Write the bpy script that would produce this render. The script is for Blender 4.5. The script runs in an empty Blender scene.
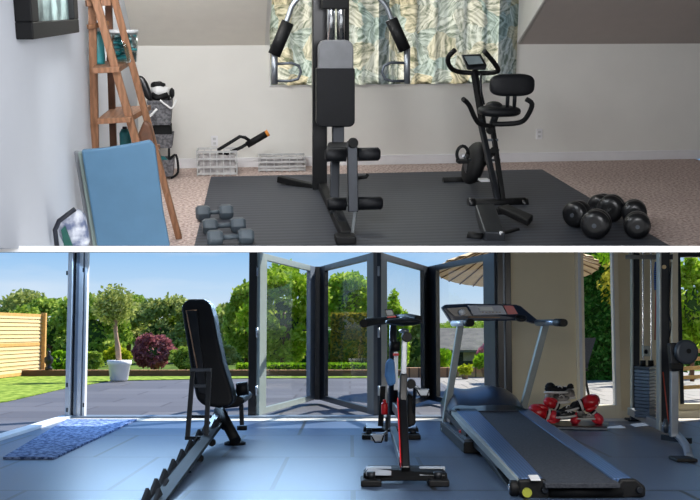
import bpy, math, random
from mathutils import Matrix, Vector, noise
random.seed(7)
PI = math.pi
sc = bpy.context.scene
COL = sc.collection
FPX = 1000.0

# ------------------------------------------------------------------ camera and the two storeys
cam_d = bpy.data.cameras.new('camera'); cam = bpy.data.objects.new('camera', cam_d); COL.objects.link(cam)
cam_d.sensor_width = 36; cam_d.lens = 36*FPX/700; cam_d.clip_end = 300; cam_d.clip_start = 0.05
CW = Matrix.Translation((0, 0, 1.05)) @ Matrix.Rotation(math.radians(90)+math.atan(.081), 4, 'X')
cam.matrix_world = CW; sc.camera = cam
CU = Matrix.Translation((0, 0, 1.6)) @ Matrix.Rotation(math.radians(-7), 4, 'Z') @ Matrix.Rotation(math.radians(90)-math.atan(.24), 4, 'X')

class Room:
    def __init__(s, cm, R): s.cm, s.R = cm, R; s.o = cm.translation.copy(); s.rot = cm.to_3x3()
    def ray(s, x, y): return s.rot @ Vector(((x-350)/FPX, (250-y)/FPX, -1))
    def P(s, x, y, Y):            # point at room depth Y seen at photo position (x, y)
        d = s.ray(x, y); return s.o + d*((Y-s.o.y)/d.y)
    def F(s, x, y, z=0):          # point on the floor
        d = s.ray(x, y); return s.o + d*((z-s.o.z)/d.z)
    def X(s, x, y, X):            # point on a side wall
        d = s.ray(x, y); return s.o + d*((X-s.o.x)/d.x)
LO = Room(CW, Matrix.Identity(4))
UP = Room(CU, CW @ CU.inverted())

# ------------------------------------------------------------------ materials
def lin(c):
    return tuple((v/255/12.92 if v/255 <= .04045 else ((v/255+.055)/1.055)**2.4) for v in c)+(1,)
def mat(name, rgb, rough=.6, metal=0, var=.12, scale=8, bump=0, bscale=60, spec=.5, emit=0, coat=0):
    m = bpy.data.materials.new(name); m.use_nodes = True; nt = m.node_tree; n = nt.nodes; l = nt.links
    b = n['Principled BSDF']; c = lin(rgb)
    tc = n.new('ShaderNodeTexCoord'); nz = n.new('ShaderNodeTexNoise'); nz.inputs['Scale'].default_value = scale
    nz.inputs['Detail'].default_value = 4
    l.new(tc.outputs['Object'], nz.inputs['Vector'])
    r = n.new('ShaderNodeValToRGB'); e = r.color_ramp.elements
    e[0].position = .3; e[1].position = .7
    e[0].color = tuple(v*(1-var) for v in c[:3])+(1,); e[1].color = tuple(min(1, v*(1+var)) for v in c[:3])+(1,)
    l.new(nz.outputs['Fac'], r.inputs['Fac']); l.new(r.outputs['Color'], b.inputs['Base Color'])
    b.inputs['Roughness'].default_value = rough; b.inputs['Metallic'].default_value = metal
    b.inputs['Specular IOR Level'].default_value = spec
    if coat: b.inputs['Coat Weight'].default_value = coat
    if emit: l.new(r.outputs['Color'], b.inputs['Emission Color']); b.inputs['Emission Strength'].default_value = emit
    if bump:
        n2 = n.new('ShaderNodeTexNoise'); n2.inputs['Scale'].default_value = bscale; l.new(tc.outputs['Object'], n2.inputs['Vector'])
        bp = n.new('ShaderNodeBump'); bp.inputs['Strength'].default_value = bump; bp.inputs['Distance'].default_value = .02
        l.new(n2.outputs['Fac'], bp.inputs['Height']); l.new(bp.outputs['Normal'], b.inputs['Normal'])
    return m
def speckle(name, c1, c2, scale, rough=.9, spec=.2, stretch=(1, 1, 1), lo=.4, hi=.6, bump=.3):
    m = mat(name, c1, rough, spec=spec); nt = m.node_tree; n = nt.nodes; l = nt.links
    mp = n.new('ShaderNodeMapping'); mp.inputs['Scale'].default_value = stretch
    nz = next(x for x in n if x.type == 'TEX_NOISE'); tc = next(x for x in n if x.type == 'TEX_COORD')
    l.new(tc.outputs['Object'], mp.inputs['Vector']); l.new(mp.outputs['Vector'], nz.inputs['Vector'])
    nz.inputs['Scale'].default_value = scale; nz.inputs['Detail'].default_value = 6
    e = next(x for x in n if x.type == 'VALTORGB').color_ramp.elements
    e[0].color = lin(c1); e[1].color = lin(c2); e[0].position = lo; e[1].position = hi
    if bump:
        bp = n.new('ShaderNodeBump'); bp.inputs['Strength'].default_value = bump; bp.inputs['Distance'].default_value = .02
        l.new(nz.outputs['Fac'], bp.inputs['Height']); l.new(bp.outputs['Normal'], n['Principled BSDF'].inputs['Normal'])
    return m
def stripes(name, c1, c2, axis, scale, rough=.6, w=.5, noisy=.0, spec=.4):
    m = mat(name, c1, rough, spec=spec); nt = m.node_tree; n = nt.nodes; l = nt.links
    tc = next(x for x in n if x.type == 'TEX_COORD'); r = next(x for x in n if x.type == 'VALTORGB')
    wv = n.new('ShaderNodeTexWave'); wv.bands_direction = axis; wv.inputs['Scale'].default_value = scale
    wv.inputs['Distortion'].default_value = noisy; wv.inputs['Detail'].default_value = 2
    l.new(tc.outputs['Object'], wv.inputs['Vector']); l.new(wv.outputs['Fac'], r.inputs['Fac'])
    e = r.color_ramp.elements; e[0].color = lin(c1); e[1].color = lin(c2); e[0].position = w-.1; e[1].position = w+.1
    return m
def tiles(name, c1, c2, cm, bw, rh, ox, oy, rough=.4, mortar=.018, spec=.5, offset=.5, ang=0):
    m = mat(name, c1, rough, spec=spec); nt = m.node_tree; n = nt.nodes; l = nt.links
    tc = next(x for x in n if x.type == 'TEX_COORD'); mp = n.new('ShaderNodeMapping')
    mp.inputs['Location'].default_value = (ox, oy, 0); mp.inputs['Rotation'].default_value = (0, 0, ang)
    br = n.new('ShaderNodeTexBrick'); br.inputs['Scale'].default_value = 1
    br.inputs['Brick Width'].default_value = bw; br.inputs['Row Height'].default_value = rh; br.offset = offset
    br.inputs['Mortar Size'].default_value = mortar; br.inputs['Color1'].default_value = lin(c1)
    br.inputs['Color2'].default_value = lin(c2); br.inputs['Mortar'].default_value = lin(cm)
    l.new(tc.outputs['Object'], mp.inputs['Vector']); l.new(mp.outputs['Vector'], br.inputs['Vector'])
    l.new(br.outputs['Color'], n['Principled BSDF'].inputs['Base Color'])
    nz = next(x for x in n if x.type == 'TEX_NOISE'); nz.inputs['Scale'].default_value = 90
    bp = n.new('ShaderNodeBump'); bp.inputs['Strength'].default_value = .12; bp.inputs['Distance'].default_value = .01
    l.new(nz.outputs['Fac'], bp.inputs['Height']); l.new(bp.outputs['Normal'], n['Principled BSDF'].inputs['Normal'])
    return m
def leafmat(name, cs, trans=.5):
    m = bpy.data.materials.new(name); m.use_nodes = True; nt = m.node_tree; n = nt.nodes; l = nt.links; n.clear()
    g = n.new('ShaderNodeNewGeometry'); tc = n.new('ShaderNodeTexCoord'); nz = n.new('ShaderNodeTexNoise'); nz.inputs['Scale'].default_value = 1.3
    l.new(tc.outputs['Object'], nz.inputs['Vector'])
    a = n.new('ShaderNodeMath'); a.operation = 'MULTIPLY_ADD'; a.inputs[1].default_value = .55
    l.new(g.outputs['Random Per Island'], a.inputs[0])
    b = n.new('ShaderNodeMath'); b.operation = 'MULTIPLY'; b.inputs[1].default_value = .45; l.new(nz.outputs['Fac'], b.inputs[0]); l.new(b.outputs[0], a.inputs[2])
    r = n.new('ShaderNodeValToRGB'); e = r.color_ramp.elements
    e[0].color = lin(cs[0]); e[0].position = .1; e[1].color = lin(cs[-1]); e[1].position = .9
    for i, c in enumerate(cs[1:-1]):
        x = e.new(.1+.8*(i+1)/(len(cs)-1)); x.color = lin(c)
    l.new(a.outputs[0], r.inputs['Fac'])
    d = n.new('ShaderNodeBsdfDiffuse'); t = n.new('ShaderNodeBsdfTranslucent'); mx = n.new('ShaderNodeMixShader'); mx.inputs[0].default_value = trans
    o = n.new('ShaderNodeOutputMaterial')
    for q in (d, t): l.new(r.outputs['Color'], q.inputs['Color'])
    l.new(d.outputs[0], mx.inputs[1]); l.new(t.outputs[0], mx.inputs[2]); l.new(mx.outputs[0], o.inputs['Surface'])
    return m
def glassmat(name, tint=(252, 253, 253), amt=1.0):
    m = bpy.data.materials.new(name); m.use_nodes = True; nt = m.node_tree; n = nt.nodes; l = nt.links; n.clear()
    fr = n.new('ShaderNodeFresnel'); fr.inputs['IOR'].default_value = 1.5
    t = n.new('ShaderNodeBsdfTransparent'); t.inputs['Color'].default_value = lin(tint)
    g = n.new('ShaderNodeBsdfGlossy'); g.inputs['Roughness'].default_value = .01
    nz = n.new('ShaderNodeTexNoise'); nz.inputs['Scale'].default_value = .7
    ad = n.new('ShaderNodeMath'); ad.operation = 'MULTIPLY'; ad.inputs[1].default_value = amt
    mx = n.new('ShaderNodeMixShader'); o = n.new('ShaderNodeOutputMaterial')
    l.new(fr.outputs[0], ad.inputs[0]); l.new(ad.outputs[0], mx.inputs[0]); l.new(t.outputs[0], mx.inputs[1]); l.new(g.outputs[0], mx.inputs[2]); l.new(mx.outputs[0], o.inputs['Surface'])
    return m

M = dict(
 black=mat('black rubber', (11, 12, 14), .6, spec=.3), blackgloss=mat('black gloss paint', (14, 15, 18), .3),
 pad=mat('black vinyl', (11, 13, 18), .5, spec=.3, bump=.15, bscale=120), grey=mat('grey vinyl', (118, 120, 124), .6),
 dark=mat('dark grey metal', (44, 47, 52), .4, .6), chrome=mat('chrome', (215, 218, 222), .2, 1, .03), steel=mat('brushed steel', (150, 156, 162), .38, .8, .06),
 steel2=mat('painted silver', (160, 166, 162), .4, .3, .06), steel_dk=mat('dull steel', (84, 90, 98), .42, .6, .08),
 frame=mat('anthracite aluminium', (44, 49, 56), .35, .3, .05), frame_lit=mat('aluminium in lit tone', (150, 162, 160), .35, .3, .05),
 frame_wh=mat('white aluminium', (205, 208, 212), .35, .1, .05), frame_mid=mat('mid grey aluminium', (120, 132, 148), .35, .3, .05),
 white=mat('self lit white slab edge', (250, 250, 250), .8, var=.01, emit=.35), wallu=mat('pale blue white paint', (206, 210, 217), .85, var=.02, scale=2),
 wallb=mat('white wall paint', (222, 220, 214), .85, var=.03, scale=2), slope=mat('grey beige ceiling paint', (196, 192, 186), .9, var=.03, scale=2),
 base=mat('white skirting paint', (225, 224, 226), .5, var=.02), cream=mat('cream wall paint', (224, 210, 176), .8, var=.03, scale=2),
 cream2=mat('cream gloss trim', (230, 220, 194), .5, var=.03), hall=mat('plain interior plaster', (150, 150, 150), .9, var=.02),
 wood=stripes('pine wood', (124, 86, 60), (142, 100, 72), 'X', 9, .5, noisy=6), wood_dk=mat('brown wood', (96, 62, 42), .5, var=.25, scale=14),
 blue=mat('blue vinyl mat', (70, 108, 136), .55, var=.05, bump=.1, bscale=9), sage=mat('sage mat edge', (128, 142, 136), .7),
 teal=mat('teal', (40, 120, 125), .5, var=.3), tealpale=mat('pale teal', (150, 180, 178), .4, var=.2), clear=mat('cloudy clear plastic', (190, 190, 190), .3, var=.15, scale=20),
 mesh=speckle('grey basket weave', (84, 84, 88), (122, 122, 126), 40, .7), white2=mat('white plastic', (225, 225, 225), .5, var=.04),
 bagw=speckle('white plastic bag', (110, 120, 150), (225, 228, 235), 14, .5), green=mat('dark green print', (20, 90, 80), .5, var=.4), navy=mat('dark navy trim', (24, 30, 44), .5),
 orange=mat('orange plastic', (210, 130, 40), .5), hexg=mat('grey neoprene', (74, 84, 92), .5, var=.2), red=mat('red vinyl', (196, 22, 32), .3, var=.15, coat=.3),
 redp=mat('red plastic', (214, 30, 34), .4), pink=mat('bright red pink', (225, 52, 66), .35), yellow=mat('yellow sticker', (150, 156, 50), .6), 
 carpet=speckle('beige carpet', (164, 144, 136), (214, 196, 188), 38, .95, .1, bump=.8),
 matfl=stripes('black ribbed rubber mat', (46, 49, 56), (62, 67, 76), 'Y', 3.2, .55, noisy=.8),
 floor=tiles('blue grey rubber floor tiles', (54, 72, 98), (60, 78, 104), (12, 17, 24), 1.08, 1.75, -.02, .28, .36, spec=.5),
 rug=speckle('blue grey bristle doormat', (48, 68, 108), (128, 148, 186), 30, .9, .1, bump=.8),
 tread=speckle('treadmill belt', (40, 43, 50), (58, 61, 68), 60, .7, .3, bump=.1), rail=stripes('ribbed treadmill side rail', (44, 66, 100), (72, 100, 140), 'X', 14, .35),
 patio=tiles('slate patio', (70, 72, 82), (88, 90, 99), (54, 54, 62), 1.8, .9, 0, 0, .6, mortar=.02), paver=tiles('pale pavers', (132, 128, 122), (148, 142, 136), (96, 92, 88), .5, 1.2, 0, 0, .8, mortar=.02),
 sill=mat('pale stone threshold', (196, 190, 180), .6), lawn=speckle('lawn grass', (84, 112, 34), (142, 162, 70), 6, .95, .1, bump=.6), earth=speckle('garden ground', (50, 72, 24), (96, 118, 50), 2, .95, .1),
 brick=tiles('timber kerb', (158, 116, 80), (184, 138, 98), (96, 70, 48), .22, 1, 0, 0, .8, mortar=.02), slat=stripes('bamboo slats', (214, 196, 146), (150, 124, 78), 'Z', 5.2, .7, w=.86),
 post=mat('timber post', (196, 150, 84), .7, var=.15), pot=mat('white glazed pot', (226, 226, 224), .5, var=.03), terracotta=mat('clay pot', (120, 92, 72), .8),
 bark=mat('pale bark', (170, 140, 116), .9, var=.2), thatch=speckle('grey shingle roof', (88, 88, 86), (106, 104, 100), 3, .9), wallh=mat('dark house wall', (40, 44, 52), .8), pane=mat('window pane tan', (176, 160, 140), .4),
 canopy=mat('cream canvas', (214, 190, 148), .8, var=.05), rib=mat('brown wooden rib', (120, 92, 60), .6), towel=mat('blue towel', (74, 122, 176), .85, var=.15), lcd=mat('grey lcd', (126, 140, 146), .3), screen=mat('blue grey display', (70, 92, 120), .3),
 panelr=mat('red label panel', (170, 64, 66), .4), rope1=stripes('blue black rope', (24, 30, 44), (60, 100, 170), 'Z', 16, .7), redc=mat('copper red cord', (176, 70, 50), .6),
 shoe=speckle('grey white trainer', (70, 68, 66), (160, 154, 148), 14, .7), lace=mat('white lace', (215, 210, 205), .7),
 L1=leafmat('mid green leaves', [(92, 124, 40), (168, 194, 76), (220, 232, 132)]), L2=leafmat('bright maple leaves', [(96, 136, 26), (180, 212, 56), (242, 246, 130)], .55),
 L3=leafmat('purple leaves', [(128, 70, 82), (180, 112, 118), (214, 160, 156)]), L4=leafmat('yellow green leaves', [(120, 140, 20), (190, 200, 40), (226, 226, 80)], .55),
 L5=leafmat('olive leaves', [(110, 128, 62), (172, 184, 100), (220, 222, 150)]), L6=leafmat('ivy leaves', [(24, 60, 20), (62, 118, 44), (124, 172, 84)], .2), L7=leafmat('golden leaves', [(120, 124, 26), (186, 178, 56), (222, 208, 96)], .55),
 L8=leafmat('pink flowers', [(150, 80, 110), (200, 120, 150), (220, 150, 170)]), L9=leafmat('golden hedge leaves', [(96, 90, 24), (156, 142, 50), (196, 184, 90)], .5), L10=leafmat('fresh hedge leaves', [(80, 130, 20), (150, 196, 40), (190, 220, 70)], .5),
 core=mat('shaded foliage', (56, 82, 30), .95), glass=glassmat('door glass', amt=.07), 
)

def fern_curtain():
    m = bpy.data.materials.new('tropical leaf print'); m.use_nodes = True; nt = m.node_tree; n = nt.nodes; l = nt.links; n.clear()
    # palm leaflets: fine streaks that fan out at another angle in every cell
    tc = n.new('ShaderNodeTexCoord'); nz0 = n.new('ShaderNodeTexNoise'); nz0.inputs['Scale'].default_value = 5
    wp = n.new('ShaderNodeMix'); wp.data_type = 'RGBA'; wp.blend_type = 'ADD'; wp.inputs[0].default_value = .12
    l.new(tc.outputs['Object'], nz0.inputs['Vector']); l.new(tc.outputs['Object'], wp.inputs[6]); l.new(nz0.outputs['Color'], wp.inputs[7])
    outs = []
    for k, sc_ in enumerate((5.0, 8.0)):
        vo = n.new('ShaderNodeTexVoronoi'); vo.inputs['Scale'].default_value = sc_; l.new(wp.outputs[2], vo.inputs['Vector'])
        sp = n.new('ShaderNodeSeparateColor'); l.new(vo.outputs['Color'], sp.inputs[0])
        an = n.new('ShaderNodeMath'); an.operation = 'MULTIPLY'; an.inputs[1].default_value = 6.28; l.new(sp.outputs[0], an.inputs[0])
        vr = n.new('ShaderNodeVectorRotate'); vr.rotation_type = 'Y_AXIS'; l.new(wp.outputs[2], vr.inputs['Vector']); l.new(an.outputs[0], vr.inputs['Angle'])
        mp = n.new('ShaderNodeMapping'); mp.inputs['Scale'].default_value = (34, 1, 3); l.new(vr.outputs[0], mp.inputs['Vector'])
        ns = n.new('ShaderNodeTexNoise'); ns.inputs['Scale'].default_value = 1; ns.inputs['Detail'].default_value = 2; l.new(mp.outputs[0], ns.inputs['Vector'])
        outs.append((ns.outputs['Fac'], sp.outputs[1]))
    m2 = n.new('ShaderNodeMix'); m2.inputs[0].default_value = .4; l.new(outs[0][0], m2.inputs[2]); l.new(outs[1][0], m2.inputs[3])
    r1 = n.new('ShaderNodeValToRGB'); e = r1.color_ramp.elements
    e[0].color = lin((116, 124, 112)); e[1].color = lin((214, 214, 206)); e[0].position = .38; e[1].position = .58; l.new(m2.outputs[0], r1.inputs['Fac'])
    r2 = n.new('ShaderNodeValToRGB'); e = r2.color_ramp.elements
    e[0].color = lin((222, 208, 176)); e[1].color = lin((188, 204, 200)); x = e.new(.5); x.color = lin((224, 224, 216)); l.new(outs[0][1], r2.inputs['Fac'])
    mx = n.new('ShaderNodeMix'); mx.data_type = 'RGBA'; mx.blend_type = 'MULTIPLY'; mx.inputs[0].default_value = 1
    l.new(r1.outputs[0], mx.inputs[6]); l.new(r2.outputs[0], mx.inputs[7])
    d = n.new('ShaderNodeBsdfDiffuse'); t = n.new('ShaderNodeBsdfTranslucent'); ms = n.new('ShaderNodeMixShader'); ms.inputs[0].default_value = .55
    for q in (d, t): l.new(mx.outputs[2], q.inputs['Color'])
    o = n.new('ShaderNodeOutputMaterial'); l.new(d.outputs[0], ms.inputs[1]); l.new(t.outputs[0], ms.inputs[2]); l.new(ms.outputs[0], o.inputs['Surface'])
    return m
b_ = M['floor'].node_tree.nodes['Principled BSDF']; b_.inputs['Sheen Weight'].default_value = .04; b_.inputs['Sheen Roughness'].default_value = .35; b_.inputs['Sheen Tint'].default_value = (.9, .95, 1, 1)
M['curtain'] = fern_curtain()
M['plate'] = mat('polished plate', (205, 210, 216), .25, .25)
M['slope_lit'] = mat('eaves paint lightened as lit', (238, 233, 222), .9, var=.02)  # left eaves: brighter lighting put into the paint colour
M['slope_dim'] = mat('eaves paint darkened as dim', (176, 168, 162), .9, var=.02)  # right eaves: same ceiling, its dimmer light put into the colour
M['rail_iron'] = mat('matt grey iron', (46, 46, 48), .9, spec=.1)
M['clear_tub'] = glassmat('clear tub plastic', (190, 215, 215), .8)

# ------------------------------------------------------------------ mesh building
def frame_of(d, up=Vector((0, 0, 1))):
    d = d.normalized()
    if abs(d.dot(up)) > .98: up = Vector((0, 1, 0))
    x = d.cross(up).normalized(); return x, x.cross(d).normalized(), d
class MB:
    def __init__(s): s.v, s.f, s.s = [], [], []
    def add(s, vs, fs, smooth=False):
        k = len(s.v); s.v += [Vector(v) for v in vs]
        for f in fs: s.f.append([i+k for i in f]); s.s.append(smooth)
        return s
    def box(s, c, size, ax=None):
        c = Vector(c); ax = ax or (Vector((1, 0, 0)), Vector((0, 1, 0)), Vector((0, 0, 1)))
        vs = [c+ax[0]*(size[0]/2*i)+ax[1]*(size[1]/2*j)+ax[2]*(size[2]/2*k) for i in (-1, 1) for j in (-1, 1) for k in (-1, 1)]
        return s.add(vs, [(0, 1, 3, 2), (4, 6, 7, 5), (0, 4, 5, 1), (2, 3, 7, 6), (0, 2, 6, 4), (1, 5, 7, 3)])
    def bb(s, a, b):  # box from corner to corner
        a, b = Vector(a), Vector(b); return s.box((a+b)/2, [abs(q) for q in (b-a)])
    def bar(s, a, b, w, h, up=Vector((0, 0, 1))):
        a, b = Vector(a), Vector(b); x, y, d = frame_of(b-a, up); return s.box((a+b)/2, (w, h, (b-a).length), (x, y, d))
    def prism(s, pts, ext):  # polygon + extrusion vector
        n = len(pts); ext = Vector(ext); vs = [Vector(p) for p in pts]+[Vector(p)+ext for p in pts]
        return s.add(vs, [list(range(n))[::-1], list(range(n, 2*n))]+[(i, (i+1) % n, (i+1) % n+n, i+n) for i in range(n)])
    def tube(s, pts, r, n=10, caps=True):
        pts = [Vector(p) for p in pts]; rs = r if isinstance(r, (list, tuple)) else [r]*len(pts); k = len(s.v); vs, fs = [], []
        up = Vector((0, 0, 1)); px = None
        for i, p in enumerate(pts):
            d = (pts[min(i+1, len(pts)-1)]-pts[max(i-1, 0)]).normalized()
            if px is None: x, y, _ = frame_of(d)
            else:
                x = (px-d*px.dot(d)).normalized(); y = x.cross(d).normalized()
            px = x
            vs += [p+(x*math.cos(2*PI*j/n)+y*math.sin(2*PI*j/n))*rs[i] for j in range(n)]
        for i in range(len(pts)-1):
            fs += [(i*n+j, i*n+(j+1) % n, (i+1)*n+(j+1) % n, (i+1)*n+j) for j in range(n)]
        s.add(vs, fs, True)
        if caps: s.add([], []) ; s.f += [[k+j for j in range(n)][::-1], [k+(len(pts)-1)*n+j for j in range(n)]]; s.s += [False, False]
        return s
    def lathe(s, prof, c, axis=Vector((0, 0, 1)), n=24):
        c = Vector(c); x, y, d = frame_of(Vector(axis)); vs = []
        for r, h in prof: vs += [c+d*h+(x*math.cos(2*PI*j/n)+y*math.sin(2*PI*j/n))*r for j in range(n)]
        fs = [(i*n+j, i*n+(j+1) % n, (i+1)*n+(j+1) % n, (i+1)*n+j) for i in range(len(prof)-1) for j in range(n)]
        k = len(s.v); s.add(vs, fs, True); s.f += [[k+j for j in range(n)][::-1], [k+(len(prof)-1)*n+j for j in range(n)]]; s.s += [False, False]
        return s
    def blob(s, c, r, ns=.0, fr=2, nu=20, nv=12, ax=None, sq=1):
        c = Vector(c); ax = ax or (Vector((1, 0, 0)), Vector((0, 1, 0)), Vector((0, 0, 1))); vs, fs = [], []
        pw = lambda t: math.copysign(abs(t)**sq, t)
        for i in range(nv+1):
            th = PI*i/nv
            for j in range(nu):
                ph = 2*PI*j/nu; u = Vector((pw(math.sin(th))*pw(math.cos(ph)), pw(math.sin(th))*pw(math.sin(ph)), pw(math.cos(th))))
                k = 1+ns*noise.noise(u*fr+c*3)
                vs.append(c+ax[0]*(u.x*r[0]*k)+ax[1]*(u.y*r[1]*k)+ax[2]*(u.z*r[2]*k))
        for i in range(nv):
            for j in range(nu): fs.append((i*nu+j, (i+1)*nu+j, (i+1)*nu+(j+1) % nu, i*nu+(j+1) % nu))
        return s.add(vs, fs, True)
    def leaves(s, c, r, n, size, shell=.55, clump=.25):
        c = Vector(c)
        for _ in range(n):
            u = Vector([random.gauss(0, 1) for _ in range(3)]).normalized(); k = (random.uniform(shell, 1))*(1+clump*noise.noise(u*2.6+c)+clump*.5*noise.noise(u*6+c))
            p = c+Vector((u.x*r[0], u.y*r[1], u.z*r[2]))*k
            a = Vector([random.gauss(0, 1) for _ in range(3)]).normalized(); b = a.orthogonal().normalized(); q = size*random.uniform(.6, 1.3)
            s.add([p-a*q*.5, p+b*q*.32, p+a*q*.5, p-b*q*.32], [(0, 1, 2, 3)])
        return s
    def leafbox(s, a, b, n, size):
        for _ in range(n):
            p = Vector([random.uniform(a[i], b[i]) for i in range(3)])
            u = Vector([random.gauss(0, 1) for _ in range(3)]).normalized(); w = u.orthogonal().normalized(); q = size*random.uniform(.6, 1.3)
            s.add([p-u*q*.5, p+w*q*.32, p+u*q*.5, p-w*q*.32], [(0, 1, 2, 3)])
        return s
    def build(s, name, m, parent=None, room=LO, loc=None, bevel=0, seg=2, sub=0):
        loc = LOCS.get(parent.name, Vector()) if parent else Vector(loc if loc is not None else (0, 0, 0))
        me = bpy.data.meshes.new(name); me.from_pydata([v-loc for v in s.v], [], s.f); me.validate()
        if len(me.polygons) == len(s.s): me.polygons.foreach_set('use_smooth', s.s)
        me.materials.append(M[m] if isinstance(m, str) else m); me.update()
        o = bpy.data.objects.new(name, me); COL.objects.link(o)
        if parent: o.parent = parent; LOCS[o.name] = loc
        else: o.matrix_world = room.R @ Matrix.Translation(loc); LOCS[o.name] = loc
        if bevel:
            b = o.modifiers.new('bevel', 'BEVEL'); b.width = bevel; b.segments = seg; b.limit_method = 'ANGLE'
        if sub:
            b = o.modifiers.new('sub', 'SUBSURF'); b.levels = sub; b.render_levels = sub
        return o
LOCS = {}
def tag(o, label=None, cat=None, group=None, kind=None):
    if label: o['label'] = label
    if cat: o['category'] = cat
    if group: o['group'] = group
    if kind: o['kind'] = kind
    return o
def thing(name, label, cat, loc, room=LO, group=None):
    o = bpy.data.objects.new(name, None); COL.objects.link(o); o.empty_display_size = .1
    o.matrix_world = room.R @ Matrix.Translation(Vector(loc)); LOCS[o.name] = Vector(loc); return tag(o, label, cat, group)
def struct(name, mb, m, room=LO, parent=None, bevel=0):
    o = mb.build(name, m, parent, room, bevel=bevel)
    if not parent: o['kind'] = 'structure'
    return o
def smoothpath(pts, n=4):   # Catmull-Rom through points
    pts = [Vector(p) for p in pts]; out = []
    for i in range(len(pts)-1):
        p0, p1, p2, p3 = pts[max(i-1, 0)], pts[i], pts[i+1], pts[min(i+2, len(pts)-1)]
        for k in range(n):
            t = k/n; out.append(.5*((2*p1)+(p2-p0)*t+(2*p0-5*p1+4*p2-p3)*t*t+(3*p1-p0-3*p2+p3)*t**3))
    return out+[pts[-1]]
def PX(room, *ps): return [room.P(*p) for p in ps]
V = Vector
XA, YA, ZA = V((1, 0, 0)), V((0, 1, 0)), V((0, 0, 1))

# =================================================================== UPPER STOREY
U = UP
YB = U.F(350, 165).y            # knee wall under the eaves
XL = U.F(100, 246).x            # left wall
ZK = U.P(350, 45, YB).z         # top of knee wall
YF = U.F(350, 249).y            # front edge of the floor
xw0, xw1 = U.P(269, 60, YB).x, U.P(516, 60, YB).x
zs = U.P(390, 82, YB).z         # window sill
YN = 1.0
ZC = 2.75
fe0, fe1 = U.F(-330, 248.6), U.F(980, 248.6)
struct('floor', MB().prism([fe0-ZA*.01, fe1-ZA*.01, V((fe1.x, YB+.3, -.01)), V((fe0.x, YB+.3, -.01))], (0, 0, .01)), 'carpet', U)
# floor slab between the storeys: its edge shows as the white band
inv = UP.R.inverted()
def camp(x, y, d):              # a point at distance d along the view, in the lower room's frame
    return CW @ V(((x-350)/FPX*d, (250-y)/FPX*d, -d))
sl = MB(); a = [camp(x, y, 4.3) for x, y in ((-400, 246), (1100, 246), (1100, 252), (-400, 252))]
dF = lambda p: -(CU.inverted() @ p).z+.04
dl, dr_ = dF(U.F(-330, 248.6)), dF(U.F(980, 248.6))
far = [camp(-330, 246.8, dl), camp(980, 246.8, dr_), camp(980, 251.4, dr_), camp(-330, 251.4, dl)]
sl.add(a+far, [(0, 1, 2, 3), (7, 6, 5, 4), (0, 4, 5, 1), (3, 2, 6, 7), (0, 3, 7, 4), (1, 5, 6, 2)])
struct('trim_1', sl, 'white')  # slab edge emits a little of its own light to read pure white
struct('ceiling', MB().prism([fe0+V((0, .05, -.04)), fe1+V((0, .05, -.04)), V((fe1.x, YB+.6, -.04)), V((fe0.x, YB+.6, -.04))], (0, 0, .02)), 'hall', U)   # underside of the upper floor
# walls
E0, E1 = U.X(-12, 248.5, XL), U.X(98, 248.5, XL)
lw = MB().prism([tuple(E0), tuple(E1), (XL, YB, 0), (XL, YB, ZC), (XL, E0.y, ZC)], (-.08, 0, 0))
struct('wall_left', lw, 'wallu', U)
bw = MB()
bw.bb((-5.5, YB, 0), (xw0, YB+.12, ZC)).bb((xw1, YB, 0), (6.5, YB+.12, ZC)).bb((xw0, YB, 0), (xw1, YB+.12, zs))
struct('wall_back', bw, 'wallb', U)
RS = .52
def slope(x0, x1):
    y1 = YB-(ZC-ZK)/RS
    return MB().prism([(x0, YB, ZK), (x1, YB, ZK), (x1, y1, ZC), (x0, y1, ZC)], (0, 0, .05))
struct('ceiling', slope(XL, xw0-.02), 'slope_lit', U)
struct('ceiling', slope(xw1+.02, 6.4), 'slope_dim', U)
def cheek(x):
    y1 = YB-(ZC-ZK)/RS
    return MB().prism([(x, YB, ZK), (x, YB, ZC), (x, y1, ZC)], (.04, 0, 0))
struct('wall_dormer_left', cheek(xw0-.04), 'wallb', U); struct('wall_dormer_right', cheek(xw1), 'wallb', U)
struct('ceiling', MB().bb((-6, -2.5, ZC), (7, YB+.2, ZC+.06)), 'hall', U)
struct('baseboard_back', MB().bb((XL, YB-.025, 0), (6.4, YB, .1)), 'base', U, bevel=.004)
wf = MB()
for x in (xw0+.03, (xw0+xw1)/2, xw1-.03): wf.bb((x-.03, YB+.03, zs), (x+.03, YB+.09, ZC))
wf.bb((xw0, YB-.02, zs-.03), (xw1, YB+.1, zs+.02))
struct('window_1', wf, 'base', U)

# curtains
xm = U.P(397.5, 40, YB).x
for i, (x0, x1, lab) in enumerate(((xw0+.01, xm-.004, 'leaf print curtain left of the seam, behind the multi gym'), (xm-.006, xw1-.005, 'leaf print curtain right of the seam, behind the exercise bike'))):
    mb = MB(); N = 60; vs = []
    for k in range(N+1):
        x = x0+(x1-x0)*k/N; y = YB-.05+.018*math.sin(k*.55+i)+.008*math.sin(k*1.3)
        vs += [(x, y, zs-.02), (x, y, ZC-.02)]
    mb.add(vs, [(2*k, 2*k+2, 2*k+3, 2*k+1) for k in range(N)], True)
    tag(mb.build('curtain', 'curtain', None, U, loc=((x0+x1)/2, YB-.05, zs)), lab, 'curtain', 'leaf print curtains')

# rubber mat
mt = [U.F(211, 178), U.F(542, 170.5), U.F(672, 249), U.F(194, 249)]
o = MB().prism([p+V((0, 0, .001)) for p in mt], (0, 0, .012)).build('floor_mat', 'matfl', None, U, loc=mt[0])
tag(o, 'large ribbed black rubber floor mat under the multi gym and exercise bike', 'mat')

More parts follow.
